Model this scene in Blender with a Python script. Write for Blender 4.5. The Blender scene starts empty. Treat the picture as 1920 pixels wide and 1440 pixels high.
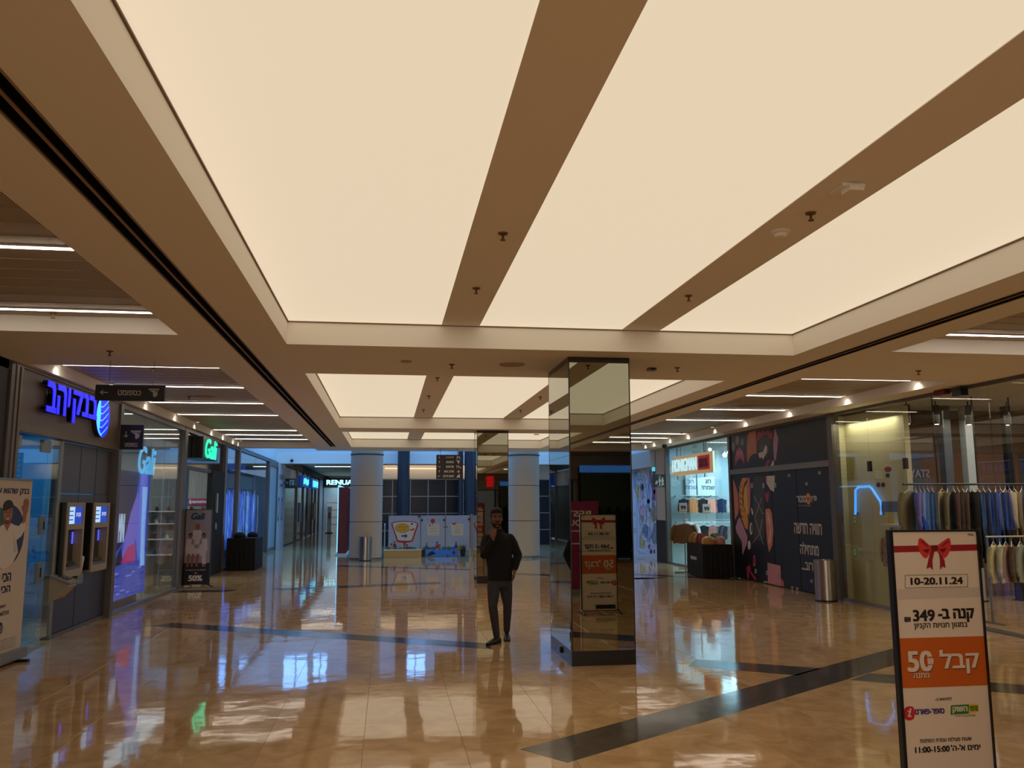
import bpy, bmesh, math, random
from mathutils import Vector, Matrix
random.seed(7)
scene = bpy.context.scene
COL = scene.collection
PI = math.pi

# ------------------------------------------------------------------ camera
FPX = 1600.0
PITCH, YAW, ROLL = math.radians(8.0), math.radians(8.25), math.radians(-0.195)
CAM = Vector((0, 0, 1.8))
_cy, _sy, _cp, _sp = math.cos(YAW), math.sin(YAW), math.cos(PITCH), math.sin(PITCH)
FW = Vector((_sy * _cp, _cy * _cp, _sp))
_r = Vector((_cy, -_sy, 0)); _u = _r.cross(FW)
RT = _r * math.cos(ROLL) + _u * math.sin(ROLL)
UP = -_r * math.sin(ROLL) + _u * math.cos(ROLL)
cd = bpy.data.cameras.new('camera'); cam = bpy.data.objects.new('camera', cd); COL.objects.link(cam)
cd.sensor_fit = 'HORIZONTAL'; cd.sensor_width = 36; cd.lens = 36 * FPX / 1920; cd.clip_start = 0.05; cd.clip_end = 300
m3 = Matrix((RT, UP, -FW)).transposed()
cam.matrix_world = Matrix.Translation(CAM) @ m3.to_4x4()
scene.camera = cam

# ------------------------------------------------------------------ world, daylight, exposure
w = bpy.data.worlds.new('world'); scene.world = w; w.use_nodes = True
w.node_tree.nodes['Background'].inputs[0].default_value = (0.22, 0.48, 1.0, 1)
w.node_tree.nodes['Background'].inputs[1].default_value = 0.6
vs = scene.view_settings
scene.display_settings.display_device = 'sRGB'
vs.view_transform = 'Standard'; vs.look = 'None'; vs.gamma = 1; vs.exposure = 0.0; vs.use_curve_mapping = False
cy = scene.cycles
cy.use_denoising = True
cy.max_bounces = 9; cy.diffuse_bounces = 4; cy.glossy_bounces = 5; cy.transmission_bounces = 4; cy.transparent_max_bounces = 12
cy.sample_clamp_indirect = 4; cy.caustics_reflective = False; cy.caustics_refractive = False
PANEL_E = (0.745, 0.63, 0.465)

def area(name, loc, rot, sx, sy_, power, color):
    l = bpy.data.lights.new(name, 'AREA'); l.shape = 'RECTANGLE'; l.size = sx; l.size_y = sy_
    l.energy = power; l.color = color
    o = bpy.data.objects.new(name, l); COL.objects.link(o); o.location = loc; o.rotation_euler = rot
    return o
area('skylight_daylight', (2.0, 32.0, 8.9), (0, 0, 0), 12.0, 8.8, 800, (0.17, 0.45, 1.0))
area('bank_room_light', (-6.6, 13.0, 2.95), (0, 0, 0), 3.2, 3.2, 70, (0.35, 0.72, 1.0))
area('shoe_shop_light', (-7.0, 19.5, 3.3), (0, 0, 0), 3.6, 7.5, 170, (0.72, 0.88, 1.0))
area('crystal_shop_light', (-7.0, 28.5, 3.3), (0, 0, 0), 3.6, 7.5, 90, (0.55, 0.75, 1.0))
area('kids_shop_light', (11.0, 22.8, 3.35), (0, 0, 0), 3.6, 4.2, 260, (0.45, 0.80, 1.0))
area('fashion_shop_light', (10.8, 11.0, 3.35), (0, 0, 0), 3.0, 7.0, 170, (1.0, 0.86, 0.68))
area('display_bay_light', (8.57, 14.4, 3.3), (0, 0, 0), 0.16, 1.6, 9, (1.0, 0.93, 0.66))
area('far_shop_light', (-2.0, 61, 3.2), (0, 0, 0), 4, 4, 90, (0.6, 0.85, 1.0))
area('rear_fill_light', (0.5, -8.2, 2.2), (PI / 2, 0, 0), 7.0, 2.6, 190, (1.0, 0.88, 0.74))  # added fill lamp behind the camera, not a real entrance
area('bulkhead_light', (1.8, 37.56, 3.42), (math.radians(70), 0, 0), 7.0, 0.1, 13, (1.0, 0.86, 0.68))
area('far_arcade_light', (-2.8, 52, 3.4), (0, 0, 0), 2.0, 22, 50, (0.45, 0.65, 1.0))

# ------------------------------------------------------------------ projection helpers (measured points on real planes)
def ray(px, py): return FW * FPX + RT * (px - 960) - UP * (py - 720)
def onX(px, py, X): d = ray(px, py); return CAM + d * (X / d.x)
def onY(px, py, Y): d = ray(px, py); return CAM + d * (Y / d.y)
def onZ(px, py, Z): d = ray(px, py); return CAM + d * ((Z - 1.8) / d.z)
def refl(px, py, Y):
    p = onZ(px, py, 0); d = ray(px, py); d.z = -d.z
    return p + d * ((Y - p.y) / d.y)

# ------------------------------------------------------------------ materials
def lin(c):
    return tuple(((v / 255) / 12.92 if v / 255 <= 0.04045 else ((v / 255 + 0.055) / 1.055) ** 2.4) for v in c)
MATS = {}
def mat(name, rgb=(128, 128, 128), rough=0.5, metal=0.0, emit=None, es=1.0, noise=0.0, nscale=6.0, bump=0.0, bscale=40.0,
        alpha=1.0, spec=0.5, stretch=None, vary=0.0, coat=0.0):
    if name in MATS: return MATS[name]
    m = bpy.data.materials.new(name); m.use_nodes = True; MATS[name] = m
    nt = m.node_tree; b = nt.nodes['Principled BSDF']; c = lin(rgb)
    b.inputs['Base Color'].default_value = (*c, 1); b.inputs['Roughness'].default_value = rough
    b.inputs['Metallic'].default_value = metal; b.inputs['Specular IOR Level'].default_value = spec
    b.inputs['Coat Weight'].default_value = coat
    m.diffuse_color = (*c, 1)
    if emit is not None:
        b.inputs['Emission Color'].default_value = (*(lin(emit)), 1); b.inputs['Emission Strength'].default_value = es
    co = None
    if noise or bump:
        tc = nt.nodes.new('ShaderNodeTexCoord'); mp = nt.nodes.new('ShaderNodeMapping')
        nt.links.new(tc.outputs['Object'], mp.inputs[0])
        if stretch: mp.inputs['Scale'].default_value = stretch
        co = mp.outputs[0]
    if noise:
        n = nt.nodes.new('ShaderNodeTexNoise'); n.inputs['Scale'].default_value = nscale; n.inputs['Detail'].default_value = 5
        nt.links.new(co, n.inputs['Vector'])
        r = nt.nodes.new('ShaderNodeValToRGB')
        r.color_ramp.elements[0].position = 0.3; r.color_ramp.elements[1].position = 0.7
        r.color_ramp.elements[0].color = (*[v * (1 - noise) for v in c], 1)
        r.color_ramp.elements[1].color = (*[min(1, v * (1 + noise)) for v in c], 1)
        nt.links.new(n.outputs[0], r.inputs[0]); out = r.outputs[0]
        if vary:
            oi = nt.nodes.new('ShaderNodeObjectInfo'); mr = nt.nodes.new('ShaderNodeMapRange')
            mr.inputs[3].default_value = 1 - vary; mr.inputs[4].default_value = 1 + vary
            nt.links.new(oi.outputs['Random'], mr.inputs[0])
            mx = nt.nodes.new('ShaderNodeVectorMath'); mx.operation = 'SCALE'
            nt.links.new(out, mx.inputs[0]); nt.links.new(mr.outputs[0], mx.inputs[3]); out = mx.outputs[0]
        nt.links.new(out, b.inputs['Base Color'])
    if bump:
        n2 = nt.nodes.new('ShaderNodeTexNoise'); n2.inputs['Scale'].default_value = bscale; n2.inputs['Detail'].default_value = 3
        nt.links.new(co, n2.inputs['Vector'])
        bp = nt.nodes.new('ShaderNodeBump'); bp.inputs['Strength'].default_value = bump; bp.inputs['Distance'].default_value = 0.01
        nt.links.new(n2.outputs[0], bp.inputs['Height']); nt.links.new(bp.outputs[0], b.inputs['Normal'])
    return m

def glass(name, tint=(1, 1, 1), refl_gain=1.0, rough=0.0):
    if name in MATS: return MATS[name]
    m = bpy.data.materials.new(name); m.use_nodes = True; MATS[name] = m
    nt = m.node_tree; nt.nodes.clear()
    o = nt.nodes.new('ShaderNodeOutputMaterial'); mx = nt.nodes.new('ShaderNodeMixShader')
    t = nt.nodes.new('ShaderNodeBsdfTransparent'); g = nt.nodes.new('ShaderNodeBsdfGlossy'); f = nt.nodes.new('ShaderNodeLayerWeight'); f.inputs[0].default_value = 0.5
    t.inputs[0].default_value = (*tint, 1); g.inputs['Roughness'].default_value = rough
    g.inputs[0].default_value = (1, 1, 1, 1)
    pw = nt.nodes.new('ShaderNodeMath'); pw.operation = 'POWER'; pw.inputs[1].default_value = 5      # Schlick, same for both faces
    mm = nt.nodes.new('ShaderNodeMath'); mm.operation = 'MULTIPLY_ADD'; mm.inputs[1].default_value = 0.96 * refl_gain; mm.inputs[2].default_value = 0.04 * refl_gain; mm.use_clamp = True
    nt.links.new(f.outputs['Facing'], pw.inputs[0]); nt.links.new(pw.outputs[0], mm.inputs[0]); nt.links.new(mm.outputs[0], mx.inputs[0])
    nt.links.new(t.outputs[0], mx.inputs[1]); nt.links.new(g.outputs[0], mx.inputs[2]); nt.links.new(mx.outputs[0], o.inputs[0])
    return m

def emat(name, rgb, es=1.0): return mat(name, (20, 20, 20), 0.5, emit=rgb, es=es)

M_PLASTER = mat('painted_plaster', (246, 240, 230), 0.75, bump=0.05, bscale=60)
M_WHITE = mat('white_paint', (225, 220, 212), 0.6)
M_BLACK = mat('black_metal', (16, 16, 18), 0.35)
M_BLACKM = mat('black_matt', (12, 12, 13), 0.8)
M_SLOT = mat('slot_black', (6, 6, 7), 0.5)
M_ALU = mat('brushed_aluminium', (150, 146, 140), 0.35, metal=0.7)
M_FRAME = mat('grey_frame', (104, 98, 94), 0.4, metal=0.3)
M_STEEL = mat('stainless_steel', (178, 172, 165), 0.28, metal=1.0, noise=0.06, nscale=8, stretch=(12, 12, 0.3))
M_MIRROR = mat('tinted_mirror', (158, 160, 146), 0.015, metal=1.0)
M_MIRFRAME = mat('dark_mirror_frame', (48, 44, 44), 0.25, metal=0.4)
M_GLASS = glass('clear_glass', (0.93, 0.97, 0.95), 1.25)
M_GLASSB = glass('shopfront_glass', (0.86, 0.90, 0.91), 1.1)
M_GLASSD = glass('dark_shopfront_glass', (0.36, 0.42, 0.50), 2.4)
M_TEXTW = mat('white_lettering', (225, 222, 218), 0.6)
M_TEXTK = mat('black_lettering', (22, 18, 18), 0.6)

def panel_mat():
    m = bpy.data.materials.new('luminous_stretch_fabric'); m.use_nodes = True
    nt = m.node_tree; b = nt.nodes['Principled BSDF']
    b.inputs['Base Color'].default_value = (0.5, 0.45, 0.38, 1); b.inputs['Roughness'].default_value = 0.7
    b.inputs['Emission Color'].default_value = (*PANEL_E, 1); b.inputs['Emission Strength'].default_value = 0.93
    return m
M_PANEL = panel_mat()

def marble(name, rgb, dark, scale, rough, vary):
    m = bpy.data.materials.new(name); m.use_nodes = True; nt = m.node_tree; b = nt.nodes['Principled BSDF']
    g = nt.nodes.new('ShaderNodeNewGeometry'); oi = nt.nodes.new('ShaderNodeObjectInfo')
    ad = nt.nodes.new('ShaderNodeVectorMath'); ad.operation = 'MULTIPLY_ADD'
    cb = nt.nodes.new('ShaderNodeCombineXYZ'); nt.links.new(oi.outputs['Random'], cb.inputs[2])
    ad.inputs[1].default_value = (1, 1, 1)
    sc = nt.nodes.new('ShaderNodeVectorMath'); sc.operation = 'SCALE'; sc.inputs[3].default_value = 40
    nt.links.new(cb.outputs[0], sc.inputs[0]); nt.links.new(g.outputs['Position'], ad.inputs[0]); nt.links.new(sc.outputs[0], ad.inputs[2])
    n = nt.nodes.new('ShaderNodeTexNoise'); n.inputs['Scale'].default_value = scale; n.inputs['Detail'].default_value = 8
    n.inputs['Roughness'].default_value = 0.6; n.inputs['Distortion'].default_value = 0.9
    nt.links.new(ad.outputs[0], n.inputs['Vector'])
    r = nt.nodes.new('ShaderNodeValToRGB'); r.color_ramp.elements[0].position = 0.32; r.color_ramp.elements[1].position = 0.62
    r.color_ramp.elements[0].color = (*lin(dark), 1); r.color_ramp.elements[1].color = (*lin(rgb), 1)
    nt.links.new(n.outputs[0], r.inputs[0])
    mr = nt.nodes.new('ShaderNodeMapRange'); mr.inputs[3].default_value = 1 - vary; mr.inputs[4].default_value = 1 + vary
    nt.links.new(oi.outputs['Random'], mr.inputs[0])
    mx = nt.nodes.new('ShaderNodeVectorMath'); mx.operation = 'SCALE'
    nt.links.new(r.outputs[0], mx.inputs[0]); nt.links.new(mr.outputs[0], mx.inputs[3])
    nt.links.new(mx.outputs[0], b.inputs['Base Color'])
    b.inputs['Roughness'].default_value = rough; b.inputs['IOR'].default_value = 1.55
    n2 = nt.nodes.new('ShaderNodeTexNoise'); n2.inputs['Scale'].default_value = 2.2; n2.inputs['Detail'].default_value = 2
    bp = nt.nodes.new('ShaderNodeBump'); bp.inputs['Strength'].default_value = 0.10; bp.inputs['Distance'].default_value = 0.02
    nt.links.new(g.outputs['Position'], n2.inputs['Vector']); nt.links.new(n2.outputs[0], bp.inputs['Height']); nt.links.new(bp.outputs[0], b.inputs['Normal'])
    return m
M_FLOOR = marble('polished_beige_marble', (212, 177, 133), (184, 147, 102), 3.0, 0.05, 0.05)
M_STRIP = marble('dark_grey_granite', (84, 76, 70), (58, 52, 50), 9.0, 0.11, 0.03)

# ------------------------------------------------------------------ mesh builder
class MB:
    def __init__(s): s.v = []; s.f = []; s.smooth = False
    def add(s, vs_, fs):
        o = len(s.v); s.v += [Vector(v) for v in vs_]; s.f += [tuple(i + o for i in f) for f in fs]; return s
    def box(s, x0, x1, y0, y1, z0, z1):
        if x0 > x1: x0, x1 = x1, x0
        if y0 > y1: y0, y1 = y1, y0
        if z0 > z1: z0, z1 = z1, z0
        return s.add([(x0, y0, z0), (x1, y0, z0), (x1, y1, z0), (x0, y1, z0), (x0, y0, z1), (x1, y0, z1), (x1, y1, z1), (x0, y1, z1)],
                     [(0, 3, 2, 1), (4, 5, 6, 7), (0, 1, 5, 4), (1, 2, 6, 5), (2, 3, 7, 6), (3, 0, 4, 7)])
    def cyl(s, c, r, z0, z1, n=24, r2=None, axis='z'):
        r2 = r if r2 is None else r2
        P0, P1 = [], []
        for k in range(n):
            a = 2 * PI * k / n; ca, sa = math.cos(a), math.sin(a)
            if axis == 'z': P0.append((c[0] + r * ca, c[1] + r * sa, z0)); P1.append((c[0] + r2 * ca, c[1] + r2 * sa, z1))
            elif axis == 'y': P0.append((c[0] + r * ca, z0, c[1] - r * sa)); P1.append((c[0] + r2 * ca, z1, c[1] - r2 * sa))
            else: P0.append((z0, c[0] + r * ca, c[1] + r * sa)); P1.append((z1, c[0] + r2 * ca, c[1] + r2 * sa))
        s.add(P0 + P1, [tuple(reversed(range(n))), tuple(range(n, 2 * n))] + [(k, (k + 1) % n, (k + 1) % n + n, k + n) for k in range(n)])
        return s
    def lathe(s, c, prof, n=24):
        vs_ = []; fs = []
        for (r, z) in prof:
            for k in range(n):
                a = 2 * PI * k / n; vs_.append((c[0] + r * math.cos(a), c[1] + r * math.sin(a), z))
        for j in range(len(prof) - 1):
            for k in range(n):
                fs.append((j * n + k, j * n + (k + 1) % n, (j + 1) * n + (k + 1) % n, (j + 1) * n + k))
        fs.append(tuple(reversed(range(n)))); fs.append(tuple(range((len(prof) - 1) * n, len(prof) * n)))
        s.smooth = True
        return s.add(vs_, fs)
    def tube(s, pts, r, n=8, r2=None):
        pts = [Vector(p) for p in pts]; vs_ = []; fs = []
        for i, p in enumerate(pts):
            d = (pts[min(i + 1, len(pts) - 1)] - pts[max(i - 1, 0)]).normalized()
            a = d.cross(Vector((0, 0, 1)))
            if a.length < 1e-3: a = Vector((1, 0, 0))
            a.normalize(); b = d.cross(a)
            rr = r if r2 is None else r + (r2 - r) * i / max(1, len(pts) - 1)
            for k in range(n):
                t = 2 * PI * k / n; vs_.append(p + a * (rr * math.cos(t)) + b * (rr * math.sin(t)))
        for i in range(len(pts) - 1):
            for k in range(n): fs.append((i * n + k, i * n + (k + 1) % n, (i + 1) * n + (k + 1) % n, (i + 1) * n + k))
        fs.append(tuple(reversed(range(n)))); fs.append(tuple(range((len(pts) - 1) * n, len(pts) * n)))
        return s.add(vs_, fs)
    def prism(s, pts, d):
        pts = [Vector(p) for p in pts]; d = Vector(d); n = len(pts)
        s.add(pts + [p + d for p in pts], [tuple(reversed(range(n))), tuple(range(n, 2 * n))] + [(k, (k + 1) % n, (k + 1) % n + n, k + n) for k in range(n)])
        return s
    def ball(s, c, rx, ry, rz, n=10, m=8):
        vs_ = [(c[0], c[1], c[2] - rz)]; fs = []
        for j in range(1, m):
            t = PI * j / m - PI / 2
            for k in range(n):
                a = 2 * PI * k / n; vs_.append((c[0] + rx * math.cos(t) * math.cos(a), c[1] + ry * math.cos(t) * math.sin(a), c[2] + rz * math.sin(t)))
        vs_.append((c[0], c[1], c[2] + rz)); L = len(vs_) - 1
        for k in range(n): fs.append((0, 1 + (k + 1) % n, 1 + k)); fs.append((L, 1 + (m - 2) * n + k, 1 + (m - 2) * n + (k + 1) % n))
        for j in range(m - 2):
            for k in range(n): fs.append((1 + j * n + k, 1 + j * n + (k + 1) % n, 1 + (j + 1) * n + (k + 1) % n, 1 + (j + 1) * n + k))
        s.smooth = True
        return s.add(vs_, fs)
    def mesh(s, name, off=(0, 0, 0)):
        me = bpy.data.meshes.new(name); off = Vector(off)
        me.from_pydata([v - off for v in s.v], [], s.f)
        bm = bmesh.new(); bm.from_mesh(me); bmesh.ops.recalc_face_normals(bm, faces=bm.faces); bm.to_mesh(me); bm.free()
        if s.smooth:
            me.shade_smooth()
            try: me.set_sharp_from_angle(angle=math.radians(45))
            except Exception: pass
        return me

def tag(o, label=None, cat=None, group=None, kind=None):
    if label: o['label'] = label
    if cat: o['category'] = cat
    if group: o['group'] = group
    if kind: o['kind'] = kind
    return o
def thing(name, label, cat, loc=(0, 0, 0), rotz=0, group=None):
    o = bpy.data.objects.new(name, None); COL.objects.link(o); o.location = loc; o.rotation_euler = (0, 0, rotz)
    o.empty_display_size = 0.1
    return tag(o, label, cat, group)
def rootloc(o):
    v = Vector((0, 0, 0))
    while o is not None: v += o.location; o = o.parent
    return v
def part(name, mb, m, parent=None, world=True, label=None):
    """world=True: verts are world coordinates (parent must be unrotated)."""
    off = rootloc(parent) if (parent is not None and world) else (0, 0, 0)
    me = mb.mesh(name, off); me.materials.append(m)
    o = bpy.data.objects.new(name, me); COL.objects.link(o)
    if parent is not None: o.parent = parent
    if label: o['label'] = label
    return o
def solo(name, mb, m, label, cat, group=None, loc=None):
    """a thing that is one mesh; origin at loc"""
    loc = Vector(loc) if loc is not None else sum(mb.v, Vector()) / len(mb.v)
    me = mb.mesh(name, loc); me.materials.append(m)
    o = bpy.data.objects.new(name, me); COL.objects.link(o); o.location = loc
    return tag(o, label, cat, group)
def struct(name, mb, m, label=None, parent=None):
    o = part(name, mb, m, parent)
    if parent is None: o['kind'] = 'structure'
    if label: o['label'] = label
    return o

def heb(s):
    """visual order for right-to-left text, keeping digit runs"""
    import re
    toks = re.findall(r"[0-9][0-9.:\-]*[0-9]|[0-9]|.", s)
    return ''.join(reversed(toks))
from mathutils.geometry import tessellate_polygon, interpolate_bezier
_GC = {}
def glyphs(body, shear):
    """filled outlines of a string: every outer contour with the holes inside it is filled on its own"""
    if (body, shear) in _GC: return _GC[(body, shear)]
    cu = bpy.data.curves.new('text', 'FONT'); cu.body = body; cu.size = 1; cu.shear = shear
    o = bpy.data.objects.new('text', cu); COL.objects.link(o)
    cc = o.to_curve(bpy.context.evaluated_depsgraph_get()); loops = []
    for sp in cc.splines:
        bp = sp.bezier_points; pts = []
        if sp.type != 'BEZIER': pts = [Vector(p.co[:2]) for p in sp.points]
        else:
            for i in range(len(bp)):
                A_, B_ = bp[i], bp[(i + 1) % len(bp)]; ch = (B_.co - A_.co)
                straight = ch.length < 1e-6 or (abs((A_.handle_right - A_.co).cross(ch).z) < 2e-3 * ch.length and abs((B_.handle_left - B_.co).cross(ch).z) < 2e-3 * ch.length)
                if straight: pts.append(A_.co.xy.copy())
                else: pts += [Vector(q[:2]) for q in interpolate_bezier(A_.co, A_.handle_right, B_.handle_left, B_.co, 4)[:-1]]
        pts = [p for i, p in enumerate(pts) if (p - pts[i - 1]).length > 1e-5]
        if len(pts) > 2: loops.append((sum(p.cross(pts[(i + 1) % len(pts)]) for i, p in enumerate(pts)) / 2, pts))
    bpy.data.objects.remove(o); bpy.data.curves.remove(cu)
    V, F = [], []
    def inside(p, L):
        c = False
        for i in range(len(L)):
            a, b = L[i - 1], L[i]
            if (a.y > p.y) != (b.y > p.y) and p.x < (b.x - a.x) * (p.y - a.y) / (b.y - a.y) + a.x: c = not c
        return c
    holes = [L for A, L in loops if any(A * B < 0 and abs(B) > abs(A) and inside(L[0], K) and inside(L[len(L) // 2], K) for B, K in loops)]; outs = [L for A, L in loops if not any(L is h for h in holes)]
    for L in outs:
        poly = [L] + [h for h in holes if inside(h[0], L)]; flat = [q for l in poly for q in l]; o0 = len(V)
        V += [(q.x, q.y) for q in flat]
        F += [tuple(o0 + i for i in t) for t in tessellate_polygon([[Vector((q.x, q.y, 0)) for q in l] for l in poly])]
    _GC[(body, shear)] = (V, F)
    return V, F
def text(parent, body, c, u, v, h, mt, wdt=None, bold=0.02, thick=0.002, name='lettering', world=True, rtl=False, align='c', label=None, shear=0):
    V_, F_ = glyphs(heb(body) if rtl else body, shear)
    if not V_: return None
    xs = [q[0] for q in V_]; ys = [q[1] for q in V_]
    x0, x1, y0, y1 = min(xs), max(xs), min(ys), max(ys)
    sy2 = h / max(1e-6, (y1 - y0)); sx2 = sy2 if wdt is None else wdt / (x1 - x0)
    u = Vector(u).normalized(); v = Vector(v).normalized(); n = u.cross(v); c = Vector(c)
    off = rootloc(parent) if (world and parent is not None) else Vector()
    ax = {'c': (x0 + x1) / 2, 'l': x0, 'r': x1}[align]
    bm = bmesh.new(); sx2 *= (x1 - x0) / (x1 - x0 + 2 * abs(bold)); sy2 *= (y1 - y0) / (y1 - y0 + 1.2 * abs(bold))
    shifts = [(0, 0)] if abs(bold) < 0.004 else [(-bold, -bold * .6), (bold, -bold * .6), (-bold, bold * .6), (bold, bold * .6), (0, 0)]
    fi = 0
    for si, (dx, dy) in enumerate(shifts):
        P_ = [c - off + u * ((q[0] + dx - ax) * sx2) + v * ((q[1] + dy - (y0 + y1) / 2) * sy2) for q in V_]
        for f in F_:        # each facet lifted by its own hair's breadth: overlapping strokes stay clean
            fi += 1; bm.faces.new([bm.verts.new(P_[i] + n * (thick + si * .0002 + (fi % 12) * 1.5e-5)) for i in f])
        if thick > 0.004:
            bv = [bm.verts.new(q + n * (thick - .0004 - si * .0002)) for q in P_]; fs_ = []
            for f in F_:
                try: fs_.append(bm.faces.new([bv[i] for i in f]))
                except ValueError: pass
            g = bmesh.ops.extrude_face_region(bm, geom=fs_)
            for e in g['geom']:
                if isinstance(e, bmesh.types.BMVert): e.co -= n * (thick - .0006)
    me2 = bpy.data.meshes.new(name); bm.to_mesh(me2); bm.free()
    me2.materials.append(mt)
    ob = bpy.data.objects.new(name, me2); COL.objects.link(ob); ob.parent = parent
    if label: ob['label'] = label
    return ob

def ell(c, rx, ry, n=20, a0=0, a1=2 * PI, rot=0):
    out = []
    full = abs(a1 - a0 - 2 * PI) < 1e-6
    for k in range(n if full else n + 1):
        a = a0 + (a1 - a0) * k / n; x, y = rx * math.cos(a), ry * math.sin(a)
        out.append((c[0] + x * math.cos(rot) - y * math.sin(rot), c[1] + x * math.sin(rot) + y * math.cos(rot)))
    return out
class Plane:
    """flat print on a face: 2-D (a,b) -> origin + u*a + v*b; layers lift by n"""
    def __init__(s, o, u, v, parent, world=True):
        s.o = Vector(o); s.u = Vector(u).normalized(); s.v = Vector(v).normalized(); s.n = s.u.cross(s.v); s.p = parent; s.w = world
    def pt(s, a, b, l=0): return s.o + s.u * a + s.v * b + s.n * l
    def art(s, pts, m, layer=1, name='print', t=0.0012, label=None):
        mb = MB().prism([s.pt(a, b, 0.0005 + (layer - 1) * t) for a, b in pts], s.n * t)
        return part(name, mb, m, s.p, s.w, label)
    def rect(s, a0, a1, b0, b1, m, layer=1, name='print', label=None):
        return s.art([(a0, b0), (a1, b0), (a1, b1), (a0, b1)], m, layer, name, label=label)
    def text(s, body, a, b, h, m, wdt=None, layer=1, rtl=False, bold=0.02, align='c', **k):
        return text(s.p, body, s.pt(a, b, 0.0005 + (layer - 1) * 0.0012), s.u, s.v, h, m, wdt, bold, 0.0014, world=s.w, rtl=rtl, align=align, **k)
# ================================================================== SHELL
H = 3.51; XL, XR = -4.45, 8.45
OX0, OX1 = -1.1, 4.68
ZP = 3.765; ZB = 3.66
BLX0, BLX1, BRX0, BRX1 = -4.36, -2.13, 5.68, 7.98
M_RIB = mat('ribbed_metal_tray', (150, 134, 112), 0.55)
def ribs():
    nt = M_RIB.node_tree; b = nt.nodes['Principled BSDF']; tc = nt.nodes.new('ShaderNodeTexCoord')
    wv = nt.nodes.new('ShaderNodeTexWave'); wv.wave_type = 'BANDS'; wv.bands_direction = 'X'; wv.inputs['Scale'].default_value = 14
    r = nt.nodes.new('ShaderNodeValToRGB'); r.color_ramp.elements[0].color = (*lin((126, 114, 96)), 1); r.color_ramp.elements[1].color = (*lin((204, 190, 166)), 1)
    r.color_ramp.elements[0].position = 0.15; r.color_ramp.elements[1].position = 0.5
    nt.links.new(tc.outputs['Object'], wv.inputs[0]); nt.links.new(wv.outputs[0], r.inputs[0]); nt.links.new(r.outputs[0], b.inputs['Base Color'])
ribs()

# ---- floor
def inview(x, y, z=0):
    d = Vector((x, y, z)) - CAM; k = d.dot(FW)
    return k > 0.3 and abs(d.dot(RT) / k) < 0.615 and abs(d.dot(UP) / k) < 0.465
fl = struct('floor', MB().box(-10, 15, -8.5, 74, -0.12, -0.006), mat('floor_screed', (120, 98, 70), 0.8), 'polished beige marble floor with dark granite inlay strips')
TS = 0.75
bmv = []; g = 0.0008
proto = MB().add([(g, g, -0.006), (TS - g, g, -0.006), (TS - g, TS - g, -0.006), (g, TS - g, -0.006),
                  (g, g, -0.0012), (TS - g, g, -0.0012), (TS - g, TS - g, -0.0012), (g, TS - g, -0.0012),
                  (2.2 * g, 2.2 * g, 0), (TS - 2.2 * g, 2.2 * g, 0), (TS - 2.2 * g, TS - 2.2 * g, 0), (2.2 * g, TS - 2.2 * g, 0)],
                 [(8, 9, 10, 11)] + [(k, (k + 1) % 4, (k + 1) % 4 + 4, k + 4) for k in range(4)] + [(k + 4, (k + 1) % 4 + 4, (k + 1) % 4 + 8, k + 8) for k in range(4)])
tme = proto.mesh('floor_tile'); tme.materials.append(M_FLOOR)
cells = []
nx = 18; x00 = XL - 0.2
for j in range(-11, 98):
    for i in range(-7 if j > 10 else 0, 26 if j > 10 else nx):
        x, y = x00 + i * TS, j * TS
        if (x < XL - 0.9 or x > XR) and j < 10: continue
        vis = inview(x + .37, y + .37) or inview(x, y + TS) or inview(x + TS, y + TS)
        cells.append(((0 if vis and y > 3 and XL - .5 < x < XR - .2 else 1), y, x))
cells.sort()
rest = MB(); fine = 0
for v_, y, x in cells:
    if v_ == 0 and fine < 298:
        o = bpy.data.objects.new('tile', tme); COL.objects.link(o); o.location = (x, y, 0); o.parent = fl; fine += 1
    else: rest.add([p + Vector((x, y, 0)) for p in proto.v], proto.f)
o = part('tile_field', rest, M_FLOOR, fl); o['kind'] = 'stuff'
def strip(pts): part('inlay_strip', MB().prism([(a, b, -0.004) for a, b in pts], (0, 0, 0.0045)), M_STRIP, fl)
strip([(1.0, 6.56), (1.28, 6.18), (4.69, 8.52), (7.2, 10.25), (6.95, 10.67), (4.7, 9.13)])
def strip2(p, q, wd):
    p, q = Vector(p), Vector(q); d = (q - p).normalized(); n = Vector((-d.y, d.x)) * wd / 2
    strip([tuple(p - n), tuple(q - n - d * 0.0), tuple(q + n + d * 0.2), tuple(p + n + d * 0.3)])
strip([(3.35, 9.49), (4.30, 8.80), (4.75, 9.13), (3.59, 9.89)])
strip([(4.72, 8.50), (7.6, 6.50), (7.85, 6.95), (5.12, 8.80)])
strip([(-3.51, 13.85), (1.33, 10.95), (1.33, 11.43), (-3.25, 14.18)])
strip([(-2.46, 19.50), (-2.20, 19.05), (1.25, 19.93), (1.25, 20.44)])
strip([(-4.40, 19.40), (-4.40, 18.92), (-3.35, 18.92), (-3.10, 19.36)])
strip([(3.4, 22.60), (3.2, 22.2), (6.2, 20.1), (6.5, 20.5)])
strip([(6.2, 22.1), (6.0, 21.7), (8.4, 19.4), (8.4, 19.95)])
strip([(-1.4, 26.5), (-1.5, 26.0), (2.3, 23.8), (2.3, 24.25)])
strip([(6.85, 20.75), (6.6, 20.4), (5.6, 20.2), (5.7, 20.6)])

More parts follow.
